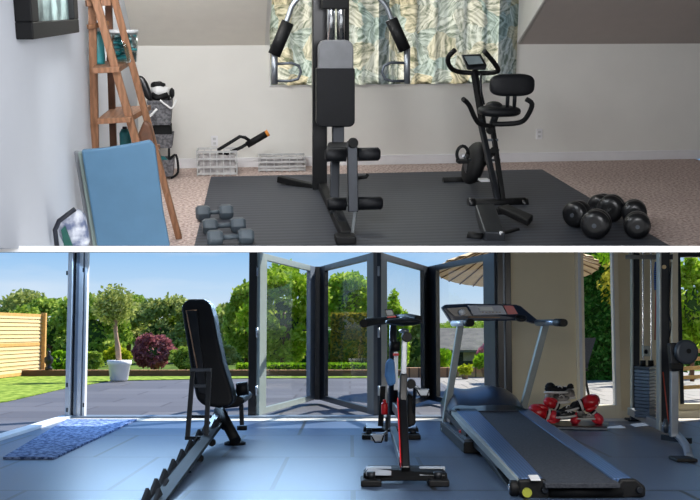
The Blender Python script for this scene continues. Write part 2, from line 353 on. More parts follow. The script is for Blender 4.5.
# picture on the left wall
def on_left(x, y, off=.0): return U.X(x, y, XL+off)
y0 = U.X(16, 40, XL).y; T = .0165*y0; p1 = U.P(33, 41.5, y0); p2 = U.X(79.5, 31, XL+T)
pic = thing('picture_frame', 'black framed picture hanging on the pale left wall', 'picture', (XL, p1.y, p1.z), U)
zb = (p1.z+p2.z)/2; y1 = p2.y; ztop = zb+.62; w = .075
fr = MB().bb((XL, y0, zb), (XL+T, y1, zb+w)).bb((XL, y0, ztop-w), (XL+T, y1, ztop)).bb((XL, y0, zb+w), (XL+T, y0+w*2.2, ztop-w)).bb((XL, y1-w*2.2, zb+w), (XL+T, y1, ztop-w))
fr.build('frame', 'black', pic, bevel=.006)
MB().bb((XL, y0+w*2.2, zb+w), (XL+T*.6, y1-w*2.2, ztop-w)).build('picture', speckle('pale teal abstract print', (90, 110, 110), (190, 214, 210), 6, .4, bump=0), pic)

# outlets
for x, y, lab in ((214.5, 141, 'white wall socket above the storage crate'), (539, 134, 'white wall socket to the right of the exercise bike')):
    c = U.P(x, y, YB); t = thing('wall_socket', lab, 'socket', c, U, 'wall sockets')
    MB().bb(c+V((-.035, -.012, -.055)), c+V((.035, 0, .055))).build('cover_plate', 'base', t, bevel=.004)
    MB().bb(c+V((-.015, -.015, .01)), c+V((.015, -.01, .035))).bb(c+V((-.015, -.015, -.035)), c+V((.015, -.01, -.01))).build('outlet', 'clear', t)

# A-frame ladder shelf
base = U.F(135, 244)
t = thing('ladder_shelf', 'wooden step ladder shelf standing in the corner behind the blue mat', 'shelf', base, U)
def bar2(a, b, w, h, name, m='wood', tt=t, bev=.004): return MB().bar(a, b, w, h, YA).build(name, m, tt, bevel=bev)
YA0 = U.X(83, 100, XL).y+.06
bar2(U.P(92, -14, YA0), U.P(166, 247, YA0+.1), .05, .05, 'leg'); bar2(U.P(111, -14, YA0+.1), U.P(179, 238, U.F(179, 239).y), .045, .045, 'leg')
bar2(U.P(92, -14, YA0+.12), U.P(97, 247, YA0+.35), .05, .05, 'leg'); bar2(U.P(108, -14, YA0+.3), U.P(117, 247, YA0+.6), .045, .05, 'leg', 'wood_dk')
def slab(px, name, m='wood', th=.035, tt=t):
    return MB().prism([U.P(*q) for q in px], (0, 0, -th)).build(name, m, tt, bevel=.003)
slab([(92, 68, YA0-.02), (119, 67, YA0-.02), (130, 60, YA0+.4), (100, 61, YA0+.4)], 'step')
slab([(97, 119, YA0-.02), (130, 117, YA0-.02), (151, 105, YA0+.5), (112, 107, YA0+.5)], 'step')
slab([(100, 157, YA0-.02), (141, 155, YA0-.02), (160, 144, YA0+.5), (118, 146, YA0+.5)], 'step')
MB().bar(U.P(86, 3, YA0+.1), U.P(110, 2, YA0+.15), .05, .045).build('rail', 'wood', t, bevel=.003)
MB().bar(U.P(88, 27, YA0+.1), U.P(108, 23, YA0+.2), .03, .03).build('rail', 'wood', t, bevel=.003)
# things on the ladder
c = U.P(124, 63, YA0+.25)
tb = thing('plastic_tub', 'clear round tub of teal packets on the upper ladder step', 'tub', c, U)
MB().lathe([(.07, 0), (.085, .01), (.095, .10), (.10, .20)], c, n=20).build('tub', 'clear_tub', tb)
mb = MB()
for k in range(26): mb.blob(c+V((random.uniform(-.06, .06), random.uniform(-.05, .05), .03+k*.006)), (.035, .03, .012), .3, nu=8, nv=6)
mb.build('packets', 'teal', tb)
mb = MB()
for k in range(16): mb.blob(c+V((random.uniform(-.07, .07), random.uniform(-.06, .06), .08+k*.007)), (.03, .03, .01), .3, nu=8, nv=6)
mb.build('wrappers', 'white2', tb)
MB().lathe([(.103, .195), (.105, .21), (.1, .215)], c, n=20).build('lid', 'clear', tb)
c = U.P(99.5, 64, YA0+.2)
bt = thing('bottle', 'slim teal bottle on the upper ladder step behind the rail', 'bottle', c, U)
MB().lathe([(.035, 0), (.038, .02), (.038, .17), (.015, .21)], c).build('body', 'teal', bt); MB().lathe([(.017, .21), (.017, .24)], c).build('cap', 'white2', bt)
c = U.P(126, 151, YA0+.26)
bt = thing('bottle', 'short teal bottle behind the ladder legs above the blue mat', 'bottle', c, U)
MB().lathe([(.034, 0), (.038, .02), (.038, .12), (.022, .15)], c).build('body', 'teal', bt); MB().lathe([(.015, .15), (.015, .165)], c).build('cap', 'navy', bt)

# basket stand in the corner
bs = U.F(162, 178); YS = bs.y
t = thing('basket_stand', 'tiered wire basket stand against the wall beside the ladder', 'stand', bs, U)
MB().tube([U.P(152, 178, YS+.1), U.P(151, 92, YS+.1)], .012).tube([U.P(169, 178, YS+.1), U.P(169, 95, YS+.1)], .012).build('pole', 'dark', t)
def basket(x0, x1, y0, y1, m):
    c0 = (U.P(x0, y1, YS)+U.P(x1, y1, YS))/2; wb = (x1-x0)*YS/1000/2; h = (y1-y0)*YS/1000
    mb = MB(); vs = []
    for k, (q, z) in enumerate(((.8, 0), (1, h), (.93, h), (.74, .015))):
        for sx, sy in ((-1, -1), (1, -1), (1, 1), (-1, 1)): vs.append(c0+V((sx*wb*q, sy*.13*q, z)))
    fs = [(0, 3, 2, 1), (12, 13, 14, 15)]
    for r in range(3): fs += [(r*4+j, r*4+(j+1) % 4, r*4+4+(j+1) % 4, r*4+4+j) for j in range(4)]
    return mb.add(vs, fs).build('basket', m, t, bevel=.003)
basket(149, 173, 100, 124, 'mesh'); basket(152, 174, 133, 147, 'mesh'); basket(156, 175, 158, 175, 'mesh')
def at_u(x, y, Y=None): return U.P(x, y, Y or YS)
ob = MB().bar(at_u(153, 129), at_u(172, 129), .09, .14).build('foam_block', 'black', None, U, loc=at_u(162, 133), bevel=.02)
tag(ob, 'black foam block in the middle wire basket', 'block')
g = thing('boxing_glove', 'white and black training glove on the top wire basket', 'glove', at_u(160, 98), U)
MB().blob(at_u(160, 91), (.09, .08, .06), .25).build('mitt', 'white2', g); MB().tube([at_u(152, 95, YS-.05), at_u(158, 98, YS-.08), at_u(168, 95, YS-.06)], .03).build('strap', 'black', g)
MB().blob(at_u(158, 85), (.07, .05, .035), .2).blob(at_u(172, 93), (.025, .03, .05), .2).build('cuff', 'black', g)
ob = MB(); 
cc = at_u(145, 88, YS-.1)
ob.blob(cc, (.05, .03, .12), 0, ax=((XA*.95+ZA*-.25).normalized(), YA, (ZA*.95+XA*-.28).normalized()), sq=.8)
ob = ob.build('massage_roller', 'blackgloss', None, U, loc=at_u(145, 99, YS-.1)); tag(ob, 'tall black oval roller leaning beside the top wire basket', 'roller')
MBs = MB().tube(smoothpath([at_u(144, 119, YS-.2), at_u(150, 116, YS-.2), at_u(157, 109, YS-.2)]), .012)
tag(MBs.build('resistance_band', 'white2', None, U, loc=at_u(150, 120, YS-.2)), 'white strap hanging in front of the top wire basket', 'strap')
MBs = MB().tube(smoothpath([at_u(160, 100, YS-.16), at_u(166, 105, YS-.16), at_u(172, 108, YS-.16), at_u(176, 100, YS-.1)]), .009)
tag(MBs.build('skipping_rope', 'white2', None, U, loc=at_u(166, 108, YS-.16)), 'white skipping rope draped over the top wire basket', 'rope')
MBs = MB().blob(at_u(163, 166, YS), (.06, .1, .09), .3)
tag(MBs.build('exercise_ball', 'teal', None, U, loc=at_u(163, 174)), 'deflated teal ball in the lowest wire basket', 'ball')
MBs = MB().tube(smoothpath([at_u(171, 178, YS-.1), at_u(178, 172, YS-.1), at_u(176, 155, YS), at_u(169, 160, YS)]), .012)
tag(MBs.build('resistance_tube', 'black', None, U, loc=at_u(171, 178, YS-.1)), 'black resistance tube hanging off the lowest wire basket', 'tube')
MBs = MB().prism([at_u(140, 149, YA0+.22), at_u(138, 134, YA0+.22), at_u(144, 120, YA0+.22), at_u(151, 125, YA0+.22), at_u(155, 147, YA0+.22)], (0, .08, 0))
tag(MBs.build('sports_bag', 'wood_dk', None, U, loc=at_u(147, 148, YA0+.25), bevel=.02), 'dark brown bag on the ladder just above the blue mat', 'bag')

# blue folded exercise mat leaning
YM = U.X(66, 150, XL).y
def bm(x, y): return U.P(x, y, YM+(246-y)*.0006)
mtb = thing('folded_exercise_mat', 'large blue folded exercise mat leaning upright against the ladder shelf', 'mat', U.P(130, 246, YM), U)
MB().prism([bm(97, 247), bm(81, 150), bm(105, 148), bm(130, 144), bm(150, 140), bm(155, 146), bm(163, 210), bm(170, 247)], (0, .04, 0)).build('outer_panel', 'blue', mtb, bevel=.012)
def bq(x, y, k): return U.P(x, y, YM+(246-y)*.0006+.045*k)
for k, (xo, m) in enumerate(((4.5, 'sage'), (8.5, 'grey'))):
    MB().prism([bq(97.5-xo, 247, k+1), bq(82-xo, 152-k, k+1), bq(100, 151, k+1), bq(110, 247, k+1)], (0, .036, 0)).build('inner_panel', m, mtb, bevel=.01)
# bag
YBg = U.X(49, 230, XL).y
bgp = thing('shopping_bag', 'white plastic bag with green print on the floor beside the blue mat', 'bag', U.P(70, 247, YBg), U)
MB().prism([U.P(*q, YBg) for q in ((64, 247), (57, 232), (60, 222), (76, 210), (84, 216), (89, 247))], (0, .08, 0)).build('body', 'bagw', bgp, bevel=.02)
MB().tube([U.P(*q, YBg-.02) for q in ((57, 247), (55, 230), (59, 221), (75, 209))], .012).build('edge', 'navy', bgp)
MB().prism([U.P(*q, YBg-.015) for q in ((61, 230), (65, 226), (73, 247), (64, 247))], (0, .01, 0)).build('print', 'green', bgp)

# storage crates near the wall
def crate(x0, x1, y0, y1, lab, yb):
    p, q = U.F(x0, y1), U.F(x1, y1-.6); h = (y1-y0)*p.y/1000; c = (p+q)/2
    t = thing('storage_crate', lab, 'crate', c, U, 'clear storage crates by the back wall')
    mb = MB(); d = .26; zz = V((0, 0, 1))
    L = (q-p).length; ax = (q-p).normalized(); ay = V((-ax.y, ax.x, 0))
    for z in (.02, h*.36, h*.7, h): 
        for s_, e_ in ((p, q), (p+ay*d, q+ay*d)): mb.bar(s_+zz*z, e_+zz*z, .012, .02)
        for s_ in (p, q): mb.bar(s_+zz*z, s_+ay*d+zz*z, .012, .02)
    for k in range(7):
        s_ = p+ax*L*k/6
        mb.bar(s_, s_+zz*h, .01, .01, YA); mb.bar(s_+ay*d, s_+ay*d+zz*h, .01, .01, YA)
    mb.build('frame', 'clear', t)
    MB().prism([p+ax*.02+zz*.01+ay*.02, q-ax*.02+zz*.01+ay*.02, q-ax*.02+ay*(d-.02)+zz*.01, p+ax*.02+ay*(d-.02)+zz*.01], (0, 0, h*.82)).build('contents', speckle('pale mixed contents', (150, 146, 146), (196, 192, 190), 12, .8), t)
    return c, h
c1, h1 = crate(197.5, 237, 152, 176, 'clear storage crate by the back wall with a black handle on top', 0)
crate(259, 305, 158, 172, 'low clear storage crate by the back wall left of the multi gym', 0)
t = thing('grip_handle', 'black looped grip handle with orange tip resting on the taller crate', 'handle', U.P(225, 153, c1.y), U)
Yh = c1.y+.02
MB().tube([U.P(*q, Yh) for q in ((229, 153), (219, 153), (218, 150), (240, 136.5), (245, 137.5), (250, 141))], .017).tube([U.P(*q, Yh) for q in ((226, 154), (242, 147), (250, 142))], .017).build('loop', 'black', t)
MB().tube([U.P(*q, Yh) for q in ((247, 145), (266, 134))], .034).build('grip', 'black', t)
MB().tube([U.P(*q, Yh) for q in ((266, 134), (268.5, 132.5))], .033).build('tip', 'orange', t)

# hex dumbbells
def hexdb(xl, yl_, xr, yr, r, lab, m='hexg'):
    d = U.F(xl, yl_+r*.9); Y = d.y; a, b = U.P(xl, yl_, Y), U.P(xr, yr, Y+.02); R_ = r*Y/1000; a.z = b.z = R_*.9+.012
    t = thing('hex_dumbbell', lab, 'dumbbell', ((a+b)/2).xy.to_3d()+V((0, 0, .012)), U, 'grey hex dumbbells')
    dd = (b-a).normalized()
    for p, s_ in ((a, -1), (b, 1)):
        MB().lathe([(R_*.75, -.055), (R_, -.035), (R_, .035), (R_*.75, .055)], p, dd, 6).build('head', m, t, bevel=.003)
    MB().tube([a+dd*.05, b-dd*.05], .018).build('handle', 'hexg', t)
hexdb(203, 214, 226, 213, 8, 'farthest of the grey hex dumbbells on the mat edge')
hexdb(210, 227.5, 238, 226, 8.5, 'middle of the three grey hex dumbbells on the mat edge')
hexdb(215, 239, 246, 238, 8.5, 'nearest of the three grey hex dumbbells on the mat edge')
# round black dumbbells
def rdb(a, b, r, lab):
    Ya = U.F(a[0], a[1]+r*.95).y; Yb_ = U.F(b[0], b[1]+r*.9).y
    R_ = r*Ya/1000; p, q = U.P(a[0], a[1], Ya), U.P(b[0], b[1], Yb_); p.z = q.z = R_+.012
    t = thing('round_dumbbell', lab, 'dumbbell', ((p+q)/2).xy.to_3d()+V((0, 0, .012)), U, 'black round dumbbells')
    d = (q-p).normalized()
    for c in (p, q):
        hd_ = MB().lathe([(R_*.45, -.075), (R_*.8, -.07), (R_, -.045), (R_, -.02), (R_*.93, -.012), (R_, -.004), (R_, .045), (R_*.8, .07), (R_*.45, .075)], c, d, 28); hd_ = hd_.build('head', 'blackgloss', t)
        MB().lathe([(R_*.16, -.078), (R_*.16, .078)], c, d, 12).build('end_cap', 'steel_dk', hd_)
    MB().tube([p, q], .018).build('handle', 'chrome', t)
rdb((577, 215), (601, 208), 14, 'leftmost black round dumbbell at the right corner of the mat')
rdb((596, 225), (611, 209), 15.5, 'nearest black round dumbbell in the middle of the trio')
rdb((637, 226), (634, 213), 14, 'rightmost black round dumbbell half off the mat')

# ---- multi gym
t = thing('multi_gym', 'black multi gym with grey topped backrest standing on the mat', 'gym machine', U.F(335, 215), U)
Yc = U.F(318, 190).y
MB().bar(U.P(319.5, 190, Yc), U.P(319.5, -20, Yc), .13, .10, YA).build('column', 'blackgloss', t, bevel=.008)
MB().bar(U.P(279, 179, Yc+.3), U.P(322, 189, Yc), .07, .06).build('base_foot', 'black', t, bevel=.008)
MB().bar(U.P(322, 189, Yc)+V((0, 0, .03)), U.F(346, 243)+V((0, 0, .05)), .07, .07).build('base_beam', 'black', t, bevel=.008)
ym = Yc-.25
for x in (331, 341): MB().tube(PX(U, (x, 45, ym), (x, -20, ym)), .036).build('guide_rod', 'chrome', t)
MB().bb(U.P(321, 9, ym+.05), U.P(349, -6, ym-.1)).build('bracket', 'black', t, bevel=.01)
MB().bar(U.P(346, 45, ym+.06), U.P(346, -20, ym+.06), .05, .05, YA).build('rear_post', 'black', t)
def roundpoly(x0, x1, y0, y1, Y, r0, r1):
    pts = []
    for cx, cy, a0, r in ((x1-r0, y0+r0, -90, r0), (x1-r1, y1-r1, 0, r1), (x0+r1, y1-r1, 90, r1), (x0+r0, y0+r0, 180, r0)):
        for k in range(5): aa = math.radians(a0+k*22.5); pts.append(U.P(cx+r*math.cos(aa), cy+r*math.sin(aa), Y))
    return pts
MB().prism(roundpoly(318.5, 353.5, 40, 69.5, ym-.22, 8, 1.2), (0, .1, 0)).build('backrest_top', 'grey', t, bevel=.012)
MB().prism(roundpoly(316.5, 355, 68.5, 127, ym-.25, 1.2, 6), (0, .12, 0)).build('backrest', 'pad', t, bevel=.015)
MB().bar(U.P(338, 125, ym-.1), U.P(338, 160, ym-.15), .1, .08, YA).build('seat_post', 'dark', t, bevel=.006)
ys = 7.35
MB().prism([U.P(326, 147, 7.5), U.P(350, 147, 7.5), U.P(348, 142, 8.1), U.P(328, 142, 8.1)], (0, 0, -.06)).build('seat', 'pad', t, bevel=.015)
MB().bar(U.P(352, 141, ys), U.P(353, 212, ys-.1), .075, .06, YA).build('leg_developer_post', 'dark', t, bevel=.006)
MB().bar(U.P(335, 160, ys+.35), U.P(334, 214, ys+.2), .07, .06, YA).build('front_post', 'dark', t, bevel=.006)
for (x0, x1, y, Y) in ((325, 380, 155, ys), (327, 382.5, 204, ys-.08)):
    MB().tube([U.P(x0, y, Y), U.P(x0+2, y, Y), U.P(346, y, Y)], [.035, .05, .05], 16).build('foam_roller', 'pad', t)
    MB().tube([U.P(358, y-.5, Y), U.P(x1-2, y-1, Y), U.P(x1, y-1, Y)], [.05, .05, .035], 16).build('foam_roller', 'pad', t)
    MB().tube([U.P(340, y, Y), U.P(360, y, Y)], .015).build('roller_bar', 'chrome', t)
MB().lathe([(.03, -.03), (.04, 0), (.03, .03)], U.P(353, 143, ys-.05), YA).build('knob', 'black', t)
MB().tube(PX(U, (358, 178, ys), (366, 177, ys), (368, 174, ys)), .014).build('pin_handle', 'black', t)
MB().bar(U.P(338, 212, ys), U.P(350, 240, ys-.35), .06, .06).build('front_strut', 'dark', t, bevel=.005)
MB().bar(U.P(356, 206, ys-.05), U.P(352, 238, ys-.35), .022, .03).build('side_strut', 'steel', t)
ft = U.F(346, 246)
MB().bb(ft+V((-.07, -.02, .012)), ft+V((.07, .12, .07))).build('front_foot', 'black', t, bevel=.01)
ya = ym-.35
for s_, P1, G, C, L in ((0, [(306, -14), (299, -3), (292, 6), (288, 17)], [(288, 22), (274, 55)], [(274.5, 50), (274.5, 84)], [(276, 64), (292, 63), (299, 66), (301, 72), (298, 79), (290, 81), (276, 81)]),
                        (1, [(366, -14), (377, -4), (386, 6), (391, 18)], [(391, 19), (405, 50)], [(407, 46), (407, 83.5)], [(405, 63), (391, 62.5), (384, 66), (382, 72), (385, 79), (392, 81), (405, 81)])):
    MB().tube(smoothpath([U.P(x, y, ya) for x, y in P1+[G[1]]]), .022).build('press_arm', 'steel', t)
    MB().tube([U.P(G[0][0], G[0][1], ya), U.P(G[1][0], G[1][1], ya)], .052, 16).build('grip', 'black', t)
    MB().tube([U.P(x, y, ya) for x, y in C], .027).build('handle_post', 'steel', t)
    MB().tube([U.P(x, y, ya) for x, y in L], .012).build('handle_loop', 'steel_dk', t)

# ---- folding exercise bike
fb = U.F(497, 206); Y = fb.y; yr = U.F(460, 183).y
t = thing('folding_exercise_bike', 'black folding exercise bike with backrest standing on the mat', 'exercise bike', fb, U)
MB().tube([U.P(470, 204, Y), U.P(525, 202, Y)], .04, 14).build('front_foot', 'black', t)
for x in (471, 524): MB().tube([U.P(x-3, 203.5, Y), U.P(x+3, 203.5, Y)], .048, 14).build('foot_cap', 'blackgloss', t)
MB().tube([U.P(443, 181, yr), U.P(478, 180, yr)], .035, 14).build('rear_foot', 'black', t)
MB().bar(U.P(480, 120, Y+.4), U.P(498, 202, Y), .04, .05).build('frame_tube', 'dark', t, bevel=.004)
MB().bar(U.P(492, 124, Y+.35), U.P(503, 200, Y), .035, .05).build('frame_tube', 'black', t, bevel=.004)
MB().bar(U.P(494, 150, Y+.2), U.P(470, 180, yr), .04, .05).build('frame_tube', 'black', t, bevel=.004)
for y in (140, 150, 160): MB().bar(U.P(486+(y-140)*.22, y, Y+.3), U.P(498+(y-140)*.1, y, Y+.25), .02, .02).build('cross_piece', 'steel_dk', t)
fh = MB().blob(U.P(474, 163, (Y+yr)/2+.1), (.085, .2, .19), 0, ax=((XA*.95+ZA*.1).normalized(), YA, (ZA*.97-XA*-.22).normalized()), sq=.8); fh.build('flywheel_housing', 'black', t)
MB().lathe([(.06, -.005), (.07, 0), (.06, .005)], U.P(466, 165, Y+.2), XA).build('housing_disc', 'dark', t)
MB().tube([U.P(470, 160, Y+.2), U.P(463, 156, Y+.1)], .012).build('crank', 'steel', t)
mb = MB(); cc = U.P(462.5, 154, Y+.05)
mb.tube([cc+V((.048*math.cos(a_), 0, .066*math.sin(a_))) for a_ in [k*PI/8 for k in range(17)]], .014, 8).build('pedal_strap', 'black', t)
MB().box(cc+V((0, 0, -.06)), (.09, .1, .03)).build('pedal', 'black', t, bevel=.006)
pd2 = U.P(484, 180, Y+.25); MB().box(pd2, (.08, .1, .02)).build('pedal', 'white2', t, bevel=.004)
MB().bar(U.P(474, 70, Y+.5), U.P(483, 126, Y+.4), .045, .05).build('handlebar_stem', 'black', t, bevel=.004)
MB().tube(smoothpath(PX(U, (481, 74, Y+.4), (481, 90, Y+.35), (484, 104, Y+.4))), .01).build('cable', 'dark', t)
hb = smoothpath(PX(U, (455, 50, Y+.2), (449, 56, Y+.25), (448, 62, Y+.3), (452, 69, Y+.4), (460, 72, Y+.5), (474, 73, Y+.5), (488, 73, Y+.5), (496, 72, Y+.4), (498, 69, Y+.35), (492, 60, Y+.25), (484, 51, Y+.2)))
MB().tube(hb, .021).build('handlebar', 'black', t)
cs_ = MB().prism([U.P(462, 55, Y+.55), U.P(481, 54, Y+.55), U.P(487, 65, Y+.4), U.P(486, 70, Y+.4), U.P(468, 70, Y+.4), U.P(467, 66, Y+.4)], (0, .05, 0)).build('console', 'dark', t, bevel=.008)
MB().prism([U.P(464.5, 56.5, Y+.52), U.P(479.5, 56, Y+.52), U.P(483.5, 63.5, Y+.385), U.P(469, 64.5, Y+.385)], (0, .02, 0)).build('display', 'lcd', cs_)
mb = MB().blob(U.P(512, 85, Y-.1), (.185, .05, .09), 0, sq=.6, nu=28, nv=16); mb.build('backrest', 'pad', t)
for x in (508, 515): MB().tube([U.P(x, 92, Y-.05), U.P(x-1, 112, Y+.05)], .016).build('backrest_post', 'dark', t)
mb = MB().blob(U.P(499, 111, Y+.1), (.175, .15, .045), 0, sq=.7, nu=28, nv=12).blob(U.P(494, 106, Y+.12), (.07, .1, .04), 0); mb.build('seat', 'pad', t)
MB().tube([U.P(496, 114, Y+.15), U.P(490, 132, Y+.3)], .03).build('seat_post', 'dark', t)
MB().tube(smoothpath(PX(U, (463, 99, Y-.1), (469, 105, Y-.05), (475, 118, Y), (480, 124, Y+.05), (490, 126, Y+.1))), .02).build('side_handle', 'black', t)
MB().tube(smoothpath(PX(U, (526, 99, Y-.1), (532, 104, Y-.1), (528, 115, Y-.05), (521, 122, Y), (506, 124, Y+.05), (492, 124, Y+.1))), .021).build('side_handle', 'black', t)
MB().lathe([(.03, -.03), (.035, 0), (.03, .03)], U.P(490, 130, Y+.2), YA).build('adjustment_knob', 'black', t)

# ---- mini stepper
sb = U.F(498, 243); Y = sb.y
t = thing('mini_stepper', 'small black stepper lying on the mat in front of the exercise bike', 'stepper', sb, U)
MB().tube([U.P(468, 236, Y+.15), U.P(482, 238, Y+.1)], .035).build('foot', 'black', t)
MB().prism([U.P(475, 216, Y+.6), U.P(494, 215, Y+.6), U.P(505, 245, Y), U.P(484, 244, Y+.05)], (0, 0, .09)).build('foot_plate', 'dark', t, bevel=.01)
MB().prism([U.P(497, 212, Y+.75), U.P(508, 210, Y+.8), U.P(533, 221, Y+.45), U.P(528, 227, Y+.35)], (0, 0, .05)).build('foot_plate', 'black', t, bevel=.01)
MB().bar(U.P(480, 212, Y+.75), U.P(506, 211, Y+.75), .05, .05).build('cross_bar', 'black', t, bevel=.01)
MB().bar(U.P(500, 236, Y+.2), U.P(518, 230, Y+.35), .04, .04).build('rear_foot', 'black', t, bevel=.01)
MB().tube([U.P(492, 220, Y+.5), U.P(499, 236, Y+.2)], .025).build('piston', 'steel_dk', t)
MB().lathe([(.014, -.01), (.014, .01)], U.P(501, 233, Y+.02), YA).build('bolt', 'chrome', t)

# =================================================================== LOWER STOREY
L = LO
D0 = L.F(350, 418).y
XS = L.F(72, 418).x
HT = 2.035
struct('floor', MB().prism([(XS, -3, -.05), (4.6, -3, -.05), (4.6, D0, -.05), (XS, D0, -.05)], (0, 0, .05)), 'floor')
struct('ground', MB().prism([(-60, D0, -.16), (60, D0, -.16), (60, 140, -.16), (-60, 140, -.16)], (0, 0, .05)), 'earth')
struct('ground_side', MB().prism([(-60, 0, -.16), (XS, 0, -.16), (XS, D0, -.16), (-60, D0, -.16)], (0, 0, .05)), 'patio')
# patio, lawn, pavers
pt = MB().prism([(-14, 4, -.08), (XS-.05, 4, -.08), (XS-.05, D0+.05, -.08), (1.9, D0+.05, -.08), (1.9, 25, -.08), (-14, 25, -.08)], (0, 0, .055)); struct('floor_patio', pt, 'patio')
struct('floor_pavers', MB().prism([(1.9, D0+.05, -.08), (12, D0+.05, -.08), (12, 27, -.08), (1.9, 27, -.08)], (0, 0, .055)), 'paver')
pl = [L.F(x, y, -.01) for x, y in ((-60, 410), (7, 401), (60, 389), (110, 380.5), (250, 378), (400, 377.5), (400, 375.5), (-60, 375.5))]
tag(MB().prism([V((p.x, p.y, -.02)) for p in pl], (0, 0, .012)).build('lawn', 'lawn', None, loc=pl[0]), 'bright green lawn along the far edge of the dark patio', 'lawn', kind='stuff')
# threshold
struct('trim_2', MB().bb((XS-.1, D0-.12, 0), (1.95, D0+.1, .03)), 'frame_mid', bevel=.004)
struct('trim_3', MB().bb((XS-.02, D0-.42, 0), (4.6, D0-.12, .006)), 'sill')
struct('trim_4', MB().bb((XS-.12, 5, 0), (XS+.02, D0, .035)), 'frame_wh', bevel=.004)
# walls: enclosure
wl = MB().bb((XS-.15, -3, 0), (XS, 8.2, 5)).bb((XS-.15, 8.2, HT+.05), (XS, D0+.15, 5)); struct('wall_left', wl, 'hall')
struct('wall_right', MB().bb((4.6, -3, 0), (4.75, D0+.15, 6)), 'hall')
struct('wall_rear', MB().bb((XS-.2, -3.1, 0), (4.7, -3, 5)), 'hall')
hd = MB().bb((XS-.1, D0-.02, HT), (4.6, D0+.15, (UP.R @ V((0, YB, 0))).z-.2)); struct('wall_header', hd, 'cream')
zb_ = (UP.R @ V((0, YB, 0))); struct('roof', MB().bb((XS-.2, zb_.y-.2, zb_.z-.25), (4.7, D0+.3, zb_.z-.17)), 'hall')
# back wall right part: panel, glazed door, panel, window
xp = {k: L.P(k, 400, D0).x for k in (498, 512, 577, 585, 615, 620, 680, 700)}
bk = MB().bb((xp[512], D0, 0), (xp[577], D0+.12, HT)); bk.bb((xp[620], D0, 0), (xp[680], D0+.12, HT)).bb((xp[680], D0, 0), (4.6, D0+.12, .17))
struct('wall_back', bk, 'cream')
struct('baseboard_back', MB().bb((xp[512], D0-.03, 0), (xp[585], D0, .09)).bb((xp[615], D0-.03, 0), (4.55, D0, .09)), 'cream2', bevel=.004)
z405 = L.P(600, 405, D0).z
dr = thing('door_5', 'narrow glazed door in the cream wall looking onto the pale paving', 'door', (xp[585], D0, 0)); dr['kind'] = 'structure'
MB().bb((xp[577], D0-.05, 0), (xp[585], D0+.08, HT)).bb((xp[615], D0-.05, 0), (xp[620], D0+.08, HT)).bb((xp[585], D0-.05, 0), (xp[615], D0+.08, z405)).build('door_frame', 'cream2', dr, bevel=.004)
MB().bb((xp[577]+.03, D0-.07, 0), (xp[577]+.06, D0-.05, HT)).bb((xp[615]-.015, D0-.06, z405), (xp[615]+.005, D0+.04, HT)).build('door_bead', 'frame_wh', dr)
MB().bb((xp[585], D0+.02, z405), (xp[615], D0+.03, HT)).build('door_glass', 'glass', dr)
wn = thing('window_2', 'window at the right end of the cream wall', 'window', (xp[680], D0, .17)); wn['kind'] = 'structure'
MB().bb((xp[680], D0-.03, .17), (xp[680]+.04, D0+.1, HT)).bb((xp[680], D0-.02, HT-.08), (4.6, D0+.1, HT)).build('window_frame', 'frame', wn)
MB().bb((xp[680], D0+.04, .17), (4.6, D0+.05, HT)).build('window_glass', 'glass', wn)
# jamb
jb = MB().bb((xp[498]+.0, D0-.06, 0), (xp[498]+.07, D0+.12, HT)).bb((xp[498]+.1, D0-.04, 0), (xp[512], D0+.12, HT)); struct('trim_5', jb, 'blackgloss', bevel=.004)
struct('trim_6', MB().bb((xp[498]+.07, D0-.0, 0), (xp[498]+.1, D0+.1, HT)), 'frame_mid')
# corner post
def pxb(x0, x1, y_, dy, m, name): 
    a, b = L.P(x0, 400, y_).x, L.P(x1, 400, y_).x; struct(name, MB().bb((a, y_, 0), (b, y_+dy, HT)), m, bevel=.004)
pxb(65, 69.5, D0-.1, .1, 'frame_wh', 'trim_7'); pxb(69.5, 74, D0-.02, .1, 'frame', 'trim_8'); pxb(73.5, 80.5, D0-.06, .15, 'frame_wh', 'trim_9'); pxb(80, 82, D0-.02, .1, 'frame_mid', 'trim_10'); pxb(82, 84.6, D0-.06, .1, 'frame_wh', 'trim_11')
struct('trim_12', MB().bb((L.P(75.5, 400, D0).x, D0-.075, 0), (L.P(78, 400, D0).x, D0-.06, HT)), 'frame_mid')
for k, (x, y) in enumerate(((67, 273), (67, 385), (67, 410), (83.4, 270), (83.4, 405))):
    p = L.P(x, y, D0-.11); struct('trim_%d' % (13+k), MB().box(p, (.018, .012, .05)), 'frame')
